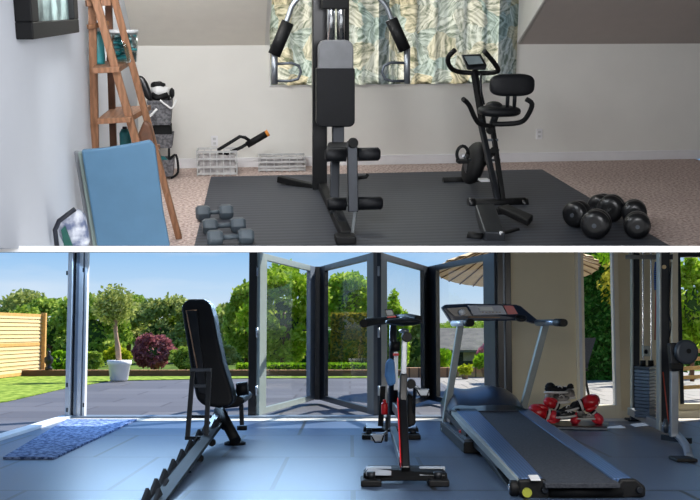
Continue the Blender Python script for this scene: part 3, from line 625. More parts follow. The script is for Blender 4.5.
# bifold panels
def panel(n, x0, Y0, x1, Y1, lab, m0, m1, mr, w=.085, handle=False, flip=1):
    a, b = L.P(x0, 400, Y0), L.P(x1, 400, Y1); a.z = b.z = .03; d = (b-a).normalized(); Ln = (b-a).length; zt = HT-.02
    t = thing('door_%d' % n, lab, 'door', a); t['kind'] = 'structure'
    up = ZA; nrm = d.cross(up)
    def st(s0, s1, m, nm): 
        MB().prism([a+d*s0-nrm*.03, a+d*s1-nrm*.03, a+d*s1+nrm*.03, a+d*s0+nrm*.03], (0, 0, zt-a.z)).build(nm, m, t, bevel=.003)
    ws = w*Ln/abs(b.x-a.x)
    st(0, ws, m0, 'stile'); st(Ln-ws, Ln, m1, 'stile')
    for z0, z1 in ((0, .075), (zt-a.z-.08, zt-a.z)):
        MB().prism([a+d*ws-nrm*.028+up*z0, a+d*(Ln-ws)-nrm*.028+up*z0, a+d*(Ln-ws)+nrm*.028+up*z0, a+d*ws+nrm*.028+up*z0], up*(z1-z0)).build('rail', mr, t, bevel=.003)
    MB().prism([a+d*ws*.9-nrm*.004+up*.07, a+d*(Ln-ws*.9)-nrm*.004+up*.07, a+d*(Ln-ws*.9)+nrm*.004+up*.07, a+d*ws*.9+nrm*.004+up*.07], up*(zt-a.z-.14)).build('door_glass', 'glass', t)
    if handle:
        q = a+d*(Ln-ws*.42)+up*1.03-YA*.05; s_ = -YA
        MB().bar(q+s_*.05, q+s_*.05-XA*.12, .02, .02).bar(q, q+s_*.06, .02, .02).build('door_handle', 'dark', t); MB().bar(q+s_*.035-up*.12, q+s_*.035+up*.08, .025, .015, YA).build('handle_plate', 'steel_dk', t)
    if handle:
        e_ = a+d*(Ln-ws*.42)-YA*.05; MB().bar(e_, e_+ZA*(zt-a.z), .035, .02, YA).build('edge_strip', 'frame_wh', t)
    for z in (.3, 1.0, 1.75):
        MB().lathe([(.014, -.06), (.014, .06)], a-nrm*.0-d*.01+V((0, -.035, z)), ZA, 10).build('hinge', 'steel', t)
A_ = 15.0
panel(1, 257, D0+.02, 313, A_, 'folding glass door panel hinged beside the weight bench', 'frame_lit', 'frame_mid', 'frame_lit', .06, True)  # dark anodised panel; its lit faces are painted in as paler metal
panel(2, 321.5, A_, 376, D0+.02, 'second folding glass door panel from the left', 'frame', 'steel_dk', 'frame', .075)
panel(3, 379, D0+.02, 427, A_, 'folding glass door panel behind the spin bike handlebar', 'frame', 'frame', 'frame', .085)
panel(4, 430.5, A_, 498, D0+.02, 'folding glass door panel seen behind the treadmill', 'frame', 'steel_dk', 'frame', .085)
pxb(248, 256, D0, .08, 'blackgloss', 'trim_18'); 
a15 = L.P(314, 400, A_).x; struct('trim_19', MB().bb((a15, A_, .03), (a15+.1, A_+.06, HT-.02)), 'frame')
a15 = L.P(426.5, 400, A_).x; struct('trim_20', MB().bb((a15, A_+.02, .03), (a15+.05, A_+.05, HT-.02)), 'frame')

# doormat
q = [L.F(x, y, .002) for x, y in ((3, 459), (54, 459.5), (137, 420.5), (74, 420.5))]; q[0].x = max(q[0].x, XS+.04); q[3].x = XS+.04
tag(MB().prism(q, (0, 0, .018)).build('doormat', 'rug', None, loc=q[0]), 'blue grey bristle doormat beside the open sliding door', 'doormat')

# ---- weight bench
t = thing('weight_bench', 'black adjustable weight bench with a notched ladder rail and upright backrest', 'bench', L.F(205, 450))
def q_(x, y, Y): return L.P(x, y, Y)
def railpt(x, y, s=0):   # along the rail
    k = (x-150)/(228-150); Y = 6.1+k*3.6; return L.P(x, y, Y)
for side, off in (('l', -5.5), ('r', 5.5)):
    N = 9; top, bot = [], []
    poly = []
    for k in range(N*1+1):
        u = k/N; xx = 146+(222-146)*u; yy = 507+(414-507)*u; Yk = 6.0+3.7*u; w = 6.0/Yk
        base_t = q_(xx+off*w*1.1, yy-4*w, Yk)
        if k < N:
            u2 = (k+.75)/N; x2 = 146+76*u2; y2 = 507-93*u2; Y2 = 6.0+3.7*u2; w2 = 6/Y2
            top += [base_t, q_(x2+off*w2*1.1-1, y2-12*w2, Y2), q_(x2+off*w2*1.1+2, y2-4*w2, Y2)]
        else: top.append(base_t)
        bot.append(q_(xx+off*w*1.1, yy+9*w, Yk))
    MB().prism(top+bot[::-1], (.02, 0, 0)).build('notched_rail', 'rail_iron', t)
MB().prism([q_(142, 510, 5.9), q_(158, 510, 5.9), q_(227, 416, 9.75), q_(218, 416, 9.75)], (0, 0, -.03)).build('rail_channel', 'black', t)
for k in range(5):
    u = .25+k*.17; xx = 146+76*u+9*(6/(6+3.7*u)); yy = 507-93*u+6; MB().lathe([(.03, -.02), (.036, 0), (.03, .02)], q_(xx+2, yy, 6+3.7*u), YA, 12).build('rail_bolt', 'black', t)
for (x0, y0, x1, y1) in ((187.5, 438, 193, 368), (206, 438, 209.5, 368)):
    MB().bar(q_(x0, y0, 8.6), q_(x1, y1, 8.75), .04, .03, YA).build('support_arm', 'dark', t, bevel=.004)
MB().bar(q_(185, 438, 8.6), q_(209, 438, 8.6), .03, .03).build('support_foot', 'dark', t)
for y in (370, 386): MB().bar(q_(190, y, 8.72), q_(211, y, 8.72), .025, .025).build('cross_bar', 'steel_dk', t)
# backrest
out = [(183, 302), (189, 299), (203, 299), (210, 303), (214, 316), (217, 334), (223, 362), (231, 388), (234, 400), (229, 407), (218, 408), (203, 406), (196, 399), (193, 385), (189, 360), (184, 328), (181, 308)]
MB().prism([q_(x, y, 9.3-(y-299)*.002) for x, y in out], (.0, .3, .0)).build('backrest', 'pad', t, bevel=.035, seg=3)
inn = [(186, 311), (197, 310), (200, 340), (207, 395), (199, 392), (195, 370), (190, 335)]
MB().prism([q_(x, y, 9.27-(y-299)*.002) for x, y in inn], (0, .04, 0)).build('back_board', 'dark', t, bevel=.004)
MB().tube([q_(x, y, 9.23-(y-299)*.002) for x, y in ((197, 310), (186, 310.5), (197, 368))], .006, 6).build('piping', 'bark', t)
MB().prism([q_(x, y, 9.4) for x, y in ((222, 398), (233, 394), (243, 397), (245, 402), (238, 407), (223, 409))], (0, .8, .0)).build('seat', 'pad', t, bevel=.03, seg=3)
MB().tube([q_(237, 389.5, 9.35), q_(248, 388, 9.35)], .062, 16).build('foam_roller', 'black', t)
MB().tube([q_(230, 396, 9.6), q_(238, 389, 9.6)], .02).build('roller_arm', 'steel_dk', t)
MB().tube([q_(219, 409, 9.5), q_(236, 441, 9.2)], .05, 14).build('rear_leg', 'black', t)
MB().lathe([(.1, 0), (.1, .02), (.05, .04)], L.F(235, 444.5), n=20).build('rear_foot', 'black', t)
MB().bar(q_(241, 398, 9.9), q_(242, 425, 9.9), .04, .04, YA).build('front_leg', 'dark', t); MB().lathe([(.05, 0), (.05, .04)], q_(242, 430, 9.9), n=12).build('front_foot', 'black', t)
MB().bar(q_(188, 416.5, 9.7), q_(226, 416.5, 9.7), .03, .03).build('axle', 'dark', t)
MB().bar(q_(222, 410, 9.6), q_(205, 432, 9.0), .06, .04).build('side_plate', 'steel_dk', t)

# ---- spin bike
t = thing('spin_bike', 'black and chrome spin bike seen from behind in front of the folding doors', 'exercise bike', L.F(405, 465))
def stab(x0, x1, yt, yb, Y, feet):
    a, b = q_(x0, yb-3, Y), q_(x1, yb-3, Y); h = (yb-yt)*Y/1000
    st_ = MB().prism([q_(x0-1, yb, Y), q_(x0, yt+7*6/Y, Y), q_(x0+4, yt, Y+.12), q_(x1-4, yt, Y+.12), q_(x1, yt+7*6/Y, Y), q_(x1+1, yb, Y)], (0, .14, 0)); st_ = st_.build('stabiliser', 'black', t, bevel=.006)
    w = (x1-x0)*.33
    for u0, u1 in ((x0+2, x0+w), (x1-w, x1-2)):
        MB().prism([q_(u0, yb-5.5*7/Y, Y-.01), q_(u1, yb-5.5*7/Y, Y-.01), q_(u1, yt-.5, Y+.125), q_(u0, yt-.5, Y+.125)], (0, .04, .004)).build('chrome_plate', 'plate', st_, bevel=.002)
    for fx in feet:
        p = q_(fx, yb+4*7/Y, Y); p.z = 0; MB().bb(p+V((-.07, -.1, 0)), p+V((.07, .14, .045))).build('foot_pad', 'black', st_, bevel=.01); MB().lathe([(.03, .04), (.03, .09)], p, n=12).build('foot_screw', 'dark', st_)
stab(364, 447, 468, 481, 6.95, (371, 438)); stab(364, 418, 424, 432, 9.9, (369, 413))
MB().bar(q_(405.5, 472, 7.0), q_(402, 396, 7.5), .06, .1, YA).build('rear_post', 'blackgloss', t, bevel=.01)
MB().bar(q_(400.6, 465, 6.97), q_(397.6, 400, 7.42), .007, .05, YA).build('red_stripe', 'redp', t)
MB().bar(q_(402.5, 420, 7.4), q_(403.5, 374, 7.5), .055, .07, YA).build('seat_tube', 'blackgloss', t, bevel=.01)
MB().bar(q_(403.5, 374, 7.45), q_(404.5, 340, 7.45), .04, .05, YA).build('seat_post', 'plate', t, bevel=.008)
MB().lathe([(.034, -.03), (.04, .05)], q_(407, 337, 7.4), YA, 16).build('knob', 'black', t)
MB().blob(q_(404, 331, 7.7), (.04, .12, .02), 0).build('saddle_clamp', 'steel', t)
sd = MB().blob(q_(404, 322, 7.7), (.14, .12, .03), .15, nu=24).blob(q_(404, 321, 8.0), (.06, .35, .035), 0); sd.build('saddle', 'pad', t)
MB().tube([q_(393.3, 414, 9.0), q_(393, 350, 8.9), q_(393, 324, 8.9)], [.045, .036, .03], 12).build('handlebar_post', 'dark', t)
MB().bar(q_(396, 390, 8.8), q_(396, 352, 8.8), .035, .03, YA).build('post_sleeve', 'plate', t)
MB().lathe([(.045, -.04), (.045, .04)], q_(395, 346, 8.75), ZA, 14).build('post_collar', 'black', t)
MB().bar(q_(393, 354.5, 8.7), q_(399, 354.5, 8.7), .02, .02).build('red_clip', 'redp', t)
MB().tube(smoothpath(PX(L, (363.5, 323.5, 7.9), (372, 321.5, 8.2), (384, 320.5, 8.8), (393, 318.5, 9.0), (399, 318, 9.0), (408, 317.5, 8.8), (419, 319.5, 8.6))), .034).build('handlebar', 'black', t)
MB().tube(smoothpath(PX(L, (394, 319, 9.0), (392, 325, 8.95), (393, 332, 8.9))), .022).build('bar_clamp', 'dark', t)
cs_ = MB().prism([q_(x, y, 8.7) for x, y in ((384.5, 309.5), (392.5, 309), (395.5, 316.5), (386.5, 317.5))], (0, .04, 0)).build('console', 'blackgloss', t, bevel=.005)
MB().prism([q_(x, y, 8.69) for x, y in ((386, 310.5), (391.5, 310.2), (393, 314.5), (387, 315))], (0, .01, 0)).build('display', 'lcd', cs_)
MB().bar(q_(387, 317.3, 8.68), q_(396, 316.6, 8.68), .008, .01).build('red_edge', 'redp', t)
fw = q_(404, 415, 8.9); MB().lathe([(.17, -.03), (.22, -.025), (.22, .025), (.17, .03)], V((fw.x, 8.9, .3)), XA, 36).build('flywheel', 'black', t)
MB().lathe([(.04, -.045), (.04, .045)], V((fw.x, 8.9, .3)), XA, 16).build('flywheel_hub', 'chrome', t)
MB().prism([q_(407, 393, 8.2), q_(415, 397, 8.2), q_(416, 425, 8.2), q_(407, 428, 8.2)], (0, .9, 0)).build('chain_guard', 'black', t, bevel=.02)
MB().bar(q_(403, 462, 7.2), q_(393, 430, 9.9), .06, .07).build('bottom_beam', 'blackgloss', t, bevel=.01)
MB().bar(q_(401, 415, 7.6), q_(394, 405, 9.2), .05, .08).build('middle_beam', 'blackgloss', t, bevel=.01)
MB().bar(q_(380.5, 426, 9.5), q_(383, 386, 9.5), .05, .05, YA).build('front_fork', 'black', t); MB().bar(q_(388, 428, 9.5), q_(390, 388, 9.5), .04, .04, YA).build('front_fork', 'steel_dk', t)
MB().bar(q_(386, 441, 8.1), q_(387, 418, 8.2), .025, .025, YA).build('crank', 'dark', t); MB().bar(q_(414, 412, 8.2), q_(414.5, 384, 8.0), .022, .025, YA).build('crank', 'dark', t)
for (x, y, Yp) in ((377.5, 438, 8.0), (423, 392.5, 8.0)):
    p = q_(x, y, Yp); mb = MB(); 
    mb.box(p, (.085, .02, .05)).box(p+V((0, .08, 0)), (.085, .02, .05)).box(p+V((-.045, .04, 0)), (.012, .09, .05)).box(p+V((.045, .04, 0)), (.012, .09, .05)); mb.build('pedal', 'steel', t, bevel=.003)
    MB().tube([p+V((-.05, 0, .02)), p+V((-.02, -.03, -.03)), p+V((.03, -.03, -.03)), p+V((.05, 0, .02))], .006, 6).build('toe_cage', 'black', t)
MB().tube([q_(387, 432, 8.1), q_(378, 437, 8.05)], .012).build('pedal_axle', 'steel', t); MB().tube([q_(414.5, 386, 8.0), q_(422, 391, 8.05)], .012).build('pedal_axle', 'steel', t)
MB().lathe([(.035, -.02), (.04, .03)], q_(411, 384, 7.9), YA, 14).build('resistance_knob', 'black', t); MB().lathe([(.012, 0), (.012, .06)], q_(407, 384, 7.9), XA, 10).build('knob_stem', 'steel', t)
# towel and bottle on it
tw = MB().prism([q_(x, y, 8.4) for x, y in ((386, 362), (390, 358), (394.5, 360), (396, 384), (388.5, 387), (385, 376))], (0, .1, 0))
tag(tw.build('towel', 'towel', None, loc=q_(390, 360, 8.6), bevel=.02), 'folded blue towel hanging on the spin bike frame', 'towel')
bt = thing('water_bottle', 'red water bottle held on the spin bike frame', 'bottle', q_(384.5, 414.5, 8.6))
MB().lathe([(.024, 0), (.028, .01), (.028, .085), (.022, .1)], q_(384.5, 414.5, 8.6)).build('body', 'redp', bt); MB().lathe([(.015, .1), (.013, .125)], q_(384.5, 414.5, 8.6)).build('cap', 'redp', bt)

# ---- treadmill
t = thing('treadmill', 'black treadmill with silver uprights, its belt running towards the viewer', 'treadmill', L.F(520, 470))
Yn, Yf = 6.45, 10.3
def dk(x, u, dz=0):     # a point on the deck plane; u=0 near, 1 far
    Y = Yn+(Yf-Yn)*u; z0 = L.P(560, 478, Yn).z; z1 = L.P(490, 408.5, Yf).z
    return V((x, Y, z0+(z1-z0)*u+dz))
def dx(px, u): Y = Yn+(Yf-Yn)*u; y = 331+(1.05-dk(0, u).z)*1000/Y; return L.P(px, y, Y).x
def quad(xa, xb, xc, xd, u0, u1, dz, th, name, m, bev=.004):   # near-left, near-right, far-right, far-left in px
    return MB().prism([dk(dx(xa, u0), u0, dz), dk(dx(xb, u0), u0, dz), dk(dx(xc, u1), u1, dz), dk(dx(xd, u1), u1, dz)], (0, 0, -th)).build(name, m, t, bevel=bev)
quad(545, 620, 517, 475, -.03, 1, -.012, .03, 'belt', 'tread')
quad(520, 543, 476, 455, 0, 1, .0, .03, 'side_rail', 'rail'); quad(612, 632, 528, 516, 0, 1, .0, .03, 'side_rail', 'rail')
quad(517, 521, 455, 449.5, 0, 1, -.01, .055, 'side_beam', 'steel2', .003); quad(630, 634, 530, 527, 0, 1, -.01, .06, 'side_beam', 'steel2', .003)
# small pixels print label on the rail
MB().prism([dk(dx(x, u), u, .004) for x, u in ((531, -.03), (541, -.03), (538, .02), (528, .02))], (0, 0, .002)).build('label_plate', 'white2', t)
ncl = MB().prism([q_(x, y, Yn-.03) for x, y in ((518, 480), (545, 479), (552, 486), (550, 500), (526, 501), (519, 494))], (0, .32, .0)); ncl.build('end_cap', 'black', t, bevel=.015)
ncr = MB().prism([q_(x, y, Yn-.03) for x, y in ((616, 486), (622, 479), (636, 479), (646, 487), (646, 497), (620, 500))], (0, .3, 0)); ncr.build('end_cap', 'black', t, bevel=.015)
MB().tube([q_(549, 492, Yn), q_(622, 492, Yn)], .042, 18).build('roller', 'black', t)
MB().tube([q_(549, 499, Yn-.02), q_(622, 499, Yn-.02)], .02, 10).build('front_bar', 'blackgloss', t)
MB().lathe([(.03, -.01), (.03, .01)], q_(527, 492.5, Yn-.05), YA, 20).build('sticker', 'yellow', t)
for x in (545, 640): MB().lathe([(.018, -.01), (.024, .015)], q_(x, 490, Yn-.06), YA, 14).build('bolt', 'dark', t)
for (x, y) in ((514, 491),): 
    MB().lathe([(.04, -.03), (.05, -.02), (.05, .02), (.04, .03)], q_(x, y-3, Yn+.02), XA, 24).build('wheel', 'black', t); MB().lathe([(.022, -.035), (.022, .035)], q_(x, y-3, Yn+.02), XA, 16).build('wheel_hub', 'chrome', t)
# motor hood
mb = MB(); NU, NV = 14, 8; vs = []
xa, xb = dx(448, 1), dx(525, 1)
for i in range(NU+1):
    u = i/NU; x = xa+(xb-xa)*u
    hh = .19+.02*math.cos(u*3.2*PI)
    for j in range(NV+1):
        v = j/NV; yy = Yf-.15+1.0*v; z = dk(0, 1).z-.01+hh*(math.sin(v*PI*.62+.12))**.6*(min(1, u*9, (1-u)*9))**.5
        vs.append(V((x, yy, z)))
fs = [(i*(NV+1)+j, (i+1)*(NV+1)+j, (i+1)*(NV+1)+j+1, i*(NV+1)+j+1) for i in range(NU) for j in range(NV)]
mb.add(vs, fs, True); mb.prism([V((xa, Yf-.15, dk(0, 1).z-.01)), V((xb, Yf-.15, dk(0, 1).z-.01)), V((xb, Yf+.85, dk(0, 1).z-.01)), V((xa, Yf+.85, dk(0, 1).z-.01))], (0, 0, -.13)); mb.build('motor_hood', mat('blue black hood plastic', (30, 42, 60), .28), t)
# uprights, base frame
Yu = 10.6
MB().bar(q_(444, 430, Yu), q_(461, 321, Yu-.3), .065, .1, YA).build('upright', 'steel2', t, bevel=.008)
MB().bar(q_(522.5, 410, Yu), q_(546, 322, Yu-.3), .065, .1, YA).build('upright', 'steel2', t, bevel=.008)
MB().prism([V((L.P(440, 400, Yu+.1).x, Yu+.1, 0)), V((L.P(449, 400, Yu+.1).x, Yu+.1, 0)), V((L.F(484, 452).x, 8.7, 0)), V((L.F(463, 453).x, 8.7, 0))], (0, 0, .1)).build('base_frame', 'black', t, bevel=.01)
MB().prism([V((L.P(442, 400, Yu).x, Yu, .1)), V((L.P(447, 400, Yu).x, Yu, .1)), V((L.F(479, 452).x, 8.8, .1)), V((L.F(466, 453).x, 8.8, .1))], (0, 0, .012)).build('base_cover', 'steel_dk', t)
MB().bar(q_(447, 413, 10.4), q_(468, 436, 9.0), .04, .05).build('lift_strut', 'black', t)
MB().bar(q_(458, 410, 10.2), q_(470, 440, 8.9), .025, .03).build('lift_strut', 'steel_dk', t)
MB().bar(q_(459, 432, 9.3), q_(463, 430, 9.3), .02, .02).build('red_clip', 'redp', t)
MB().bar(q_(484, 452, 8.4), q_(512, 492, 6.8), .04, .05).build('under_beam', 'black', t, bevel=.006); MB().bar(q_(470, 440, 9.0), q_(500, 466, 7.5), .03, .04).build('under_beam', 'dark', t)
for (x0, x1, xx0, xx1) in ((536, 610, 480, 515),): quad(x0, x1, xx1, xx0, .02, 1, -.06, .05, 'deck_board', 'black')
# console
Yk = 10.1
def k_(x, y, dy=0): return q_(x, y, Yk+dy)
cs_ = MB().prism([k_(442, 307), k_(446, 304.5, .1), k_(468, 303.5, .15), k_(516, 304.5, .15), k_(521, 306, .1), k_(539, 321), k_(536, 324), k_(525, 320.5), k_(456, 321), k_(452.5, 324)], (0, .18, 0)).build('console_body', mat('blue black console', (34, 46, 66), .3), t, bevel=.015)
MB().prism([k_(446.5, 308.5, -.012), k_(466.5, 307, -.012), k_(471, 315.5, -.012), k_(455, 316.5, -.012)], (0, .02, 0)).build('tray', 'blackgloss', cs_)
MB().prism([k_(467.5, 305.3, -.015), k_(502, 305.5, -.015), k_(507, 314.3, -.015), k_(473.5, 315, -.015)], (0, .02, 0)).build('control_panel', 'screen', cs_)
MB().prism([k_(478.5, 307.2, -.03), k_(492, 307, -.03), k_(493.5, 310.5, -.03), k_(480, 310.8, -.03)], (0, .02, 0)).build('display', 'lcd', cs_)
mb = MB()
for k in range(6): mb.bb(k_(482+k*3.4, 312.8, -.032), k_(483.6+k*3.4, 311.8, -.02))
mb.build('buttons', 'blackgloss', cs_)
MB().prism([k_(503.5, 305.5, -.02), k_(513, 305.7, -.02), k_(518, 314, -.02), k_(508, 314.5, -.02)], (0, .02, 0)).build('label_panel', 'panelr', cs_)
MB().lathe([(.055, -.03), (.06, 0), (.05, .0), (.045, -.025)], k_(521, 317, -.1), V((0, -.4, 1)), 20).build('cup_holder', 'blackgloss', cs_)
MB().bar(k_(468, 317, -.03), k_(500, 317.5, -.03), .012, .01).build('trim_line', 'rib', t)
MB().tube([k_(537, 322.5), q_(563, 322.5, Yk-.9)], .03, 14).build('handrail', 'frame_mid', t); MB().tube([q_(556, 322.5, Yk-.75), q_(564, 322.8, Yk-1.0)], .036, 16).build('handrail_grip', 'black', t)
MB().tube([k_(453, 323.5), q_(469, 322.8, Yk-.3)], .03, 14).build('handrail', 'frame_wh', t); MB().tube([q_(466, 322.8, Yk-.25), q_(471, 322.8, Yk-.35)], .038, 16).build('handrail_grip', 'black', t)
MB().box(k_(542, 323.5, -.05), (.12, .1, .05)).build('handrail_bracket', 'steel2', t, bevel=.01)
MB().blob(k_(462, 312.5, -.06), (.03, .03, .03), .5).build('tissue', 'white2', t); t2 = bpy.data.objects['tissue']
t2.parent = None; t2.matrix_world = Matrix.Translation(LOCS[t.name]); tag(t2, 'crumpled white tissue in the treadmill console tray', 'tissue')

# ---- boxing gear
tr = thing('equipment_tray', 'low black board on the floor carrying the boxing gear', 'board', L.F(580, 428))
MB().prism([L.F(547, 427.5, .02), L.F(607, 428.5, .02), L.F(609, 423.5, .02), L.F(548, 422.5, .02)], (0, 0, .02)).build('board', 'blackgloss', tr, bevel=.004)
MB().bar(L.F(548, 428, .02), L.F(607, 429, .02), .02, .018).build('edge_strip', 'steel_dk', tr)
zt = .04; YG = 11.0
def glove(x, y, r, ang, lab, m='red', cuff='black', dz=0, Yg=YG):
    c = q_(x, y, Yg); R_ = r*Yg/1000; ca, sa = math.cos(ang), math.sin(ang); ax = (V((ca, 0, sa)), YA, V((-sa, 0, ca)))
    g = thing('boxing_glove', lab, 'boxing glove', c-V((0, 0, R_)), group='boxing gloves piled on the board')
    MB().blob(c+ax[0]*R_*.35, (R_*1.05, R_*1.1, R_*.8), .12, ax=ax).build('fist', m, g)
    MB().blob(c-ax[2]*R_*.62+ax[0]*R_*.1-YA*R_*.5, (R_*.65, R_*.35, R_*.3), .1, ax=ax).build('thumb', m, g)
    MB().lathe([(R_*.55, -1.15*R_), (R_*.62, -1.0*R_), (R_*.6, -.3*R_)], c, ax[0], 18).build('cuff', cuff, g)
    MB().lathe([(R_*.64, -.85*R_), (R_*.66, -.8*R_), (R_*.66, -.66*R_), (R_*.64, -.6*R_)], c, ax[0], 18).build('strap', 'lace', g)
glove(541, 413, 9.5, PI*.9, 'red boxing glove at the left end of the pile by the treadmill')
glove(552, 404, 6.5, PI*.85, 'small red boxing glove on top of the left end of the pile', dz=.1)
glove(551, 416, 7.5, -.2, 'red boxing glove lying low in front of the grey trainers', 'pink')
glove(587, 403, 9.5, .35, 'large glossy red boxing glove topmost at the right end of the pile', Yg=11.05)
glove(577, 417, 6, -2.2, 'small bright red glove under the large glossy glove, left one', 'pink')
glove(596, 417, 6.5, -.9, 'small bright red glove at the far right end of the board', 'pink')
def shoe(x, y, s, ang, lab, m, Ys=YG+.05, d=1):
    c = q_(x, y, Ys); ax = (V((math.cos(ang)*d, 0, math.sin(ang))), YA, ZA); g = thing('trainer', lab, 'shoe', c, group='shoes in the pile')
    k = s*Ys/1000
    MB().blob(c+V((0, 0, k*.28)), (k, k*.42, k*.3), .12, ax=ax).blob(c-ax[0]*k*.5+V((0, 0, k*.48)), (k*.45, k*.36, k*.38), .1, ax=ax).build('upper', m, g)
    MB().blob(c+V((0, 0, k*.02)), (k*1.06, k*.45, k*.13), 0, ax=ax, sq=.7).build('sole', 'lace', g)
    MB().tube([c+ax[0]*k*.1+V((0, -k*.4, k*.5)), c+ax[0]*k*.3+V((0, -k*.3, k*.6)), c+ax[0]*k*.5+V((0, -k*.35, k*.4))], .008, 6).build('lace', 'lace', g)
shoe(557, 403, 13, .08, 'grey and white trainer beneath the black shoe in the pile', 'shoe')
shoe(564, 398.5, 11, -.05, 'pale trainer lying on top of the grey trainer', 'shoe', YG+.1, -1)
shoe(556, 392.5, 11.5, .0, 'black trainer on the very top of the shoe pile', 'black')
shoe(567, 390, 7, -.1, 'small black shoe behind the top of the pile', 'black', YG+.2, -1)
shoe(566, 417, 10, .1, 'black and white trainer on the board between the red gloves', 'blackgloss', YG-.1)
shoe(570, 410, 9, -.2, 'black trainer with white sole wedged in the middle of the pile', 'blackgloss', YG, -1)
shoe(586, 419, 9, 0, 'black trainer on the board under the large glossy glove', 'shoe', YG-.05)

# ---- cable machine
cb = L.F(645, 428)
t = thing('cable_machine', 'tall silver and black cable weight machine at the right wall', 'gym machine', cb)
Y1, Y2, Y3 = 11.6, 9.9, 9.2
def up_(x, yb, Y, w, dpt, m, name='upright', yt=235): MB().bar(q_(x, yb, Y), q_(x, yt, Y), w, dpt, YA).build(name, m, t, bevel=.004)
up_(635.5, 412, Y1, .075, .08, 'dark'); up_(631.8, 412, Y1-.05, .018, .08, 'steel2', 'upright_edge')
up_(664, 430, Y2, .085, .1, 'dark'); up_(658.8, 430, Y2-.06, .022, .1, 'steel2', 'upright_edge')
up_(668.7, 400, Y2+.2, .012, .04, 'steel_dk', 'upright_edge')
for x in (643, 651.2): up_(x, 368, 10.9, .017, .017, 'chrome', 'guide_rod')
up_(674.5, 380, 10.9, .065, .05, 'cream2', 'rear_panel')
MB().bar(q_(628, 257, Y1-.1), q_(670, 257, Y2), .06, .05).build('crossbar', 'dark', t, bevel=.004)
MB().bb(q_(628, 256, Y1-.12), q_(631, 250, Y1-.2)).build('bolt', 'steel2', t)
MB().lathe([(.02, -.01), (.02, .01)], q_(664, 267, Y2-.06), YA, 14).build('bolt', 'canopy', t)
# weight stack
n = 15; Ya = 10.9
for k in range(n):
    y0_ = 366+(k)*(418-366)/n; y1_ = y0_+(418-366)/n*.8
    MB().prism([q_(634.5, y1_, Ya-.25), q_(649.5, y1_+1.4, Ya-.45), q_(656, y1_-.4, Ya-.05), q_(641, y1_-1, Ya+.15)], (0, 0, (y1_-y0_)*Ya/1000)).build('weight_plate', 'steel_dk' if k else 'dark', t, bevel=.002)
MB().box(q_(646, 351, Ya-.3), (.075, .05, .11)).build('selector_head', 'steel2', t, bevel=.006)
MB().tube([q_(646, 351, Ya-.34), q_(646, 352.5, Ya-.38)], .018).build('selector_hole', 'black', t)
for x in (643, 651): MB().lathe([(.03, 0), (.03, .06)], q_(x, 366, Ya-.2), n=12).build('rod_collar', 'black', t)
MB().tube(smoothpath(PX(L, (656.5, 262, 10.3), (655.5, 275, 10.3), (656, 290, 10.3))), .018).build('rope', 'rope1', t)
MB().tube(PX(L, (656, 290, 10.3), (655, 340, 10.3)), .007, 6).build('cord', 'redc', t)
MB().tube(smoothpath(PX(L, (671, 262, 9.8), (669, 310, 9.8), (671, 325, 9.8), (668, 344, 9.8))), .006, 6).build('cable', 'black', t)
# base rail
MB().bar(q_(630, 411, Y1), q_(668, 429, Y2-.3), .06, .085).build('base_rail', 'steel', t, bevel=.006)
MB().tube(smoothpath(PX(L, (666, 428.5, Y2-.3), (677, 435, 9.3), (686, 446, 8.7), (689, 458, 8.3))), .035, 12).build('base_curve', 'frame_mid', t)
p = L.F(684, 462); MB().bb((p.x-.07, p.y-.04, 0), (p.x+.1, p.y+.18, .03)).build('foot', 'black', t, bevel=.01)
p = L.F(630, 420); MB().bb((p.x-.07, p.y-.2, 0), (p.x+.09, p.y, .03)).build('foot', 'black', t, bevel=.01)
MB().bar(q_(633, 411, Y1), q_(633, 420, Y1), .06, .06, YA).build('foot_post', 'dark', t)
MB().lathe([(.05, -.02), (.065, -.015), (.065, .015), (.05, .02)], q_(666, 426, Y2-.5), V((.9, -.4, 0)), 24).build('pulley', 'steel_dk', t); MB().lathe([(.015, -.03), (.015, .03)], q_(666, 426, Y2-.5), V((.9, -.4, 0)), 12).build('pulley_hub', 'chrome', t)
MB().bar(q_(674, 437, Y3), q_(674, 368, Y3), .065, .06, YA).build('column', 'steel', t, bevel=.004)
MB().bar(q_(674.5, 371, Y3-.03), q_(672, 343, Y3-.03), .075, .08, YA).build('carriage', 'dark', t, bevel=.01)
MB().bar(q_(670, 366, Y3-.06), q_(683, 367, Y3-.06), .05, .06).build('carriage_arm', 'black', t, bevel=.01)
MB().lathe([(.09, -.03), (.11, -.025), (.11, .025), (.09, .03)], q_(686, 352, Y3-.1), V((.25, -1, 0)), 28).build('pulley_disc', 'steel_dk', t); MB().lathe([(.022, -.035), (.022, .035)], q_(687, 351, Y3-.1), V((.25, -1, 0)), 14).build('disc_hub', 'black', t)
MB().bar(q_(663, 437, Y3+.3), q_(690, 441, Y3), .05, .05).build('cross_foot', 'dark', t)
MB().tube(PX(L, (669, 428, 9.7), (663, 372, 9.85)), .006, 6).build('cable', 'redc', t)

# =================================================================== OUTDOORS
# kerb
kb = L.F(350, 375.7).y
o = MB().bb((-9.2, kb, -.1), (1.2, kb+.25, .13)).build('garden_kerb', 'brick', None, loc=(-4, kb, 0)); tag(o, 'low brown timber kerb running behind the lawn', 'kerb')
k2 = L.F(465, 376).y; x0_, x1_ = L.P(437, 370, k2).x, L.P(500, 370, k2).x
o = MB().bb((1.25, k2-.2, -.1), (x1_+1.2, k2+.1, L.P(460, 367.5, k2).z)).build('garden_wall', 'brick', None, loc=(x0_, k2, 0)); tag(o, 'low brown garden wall at the far edge of the pale paving', 'wall')
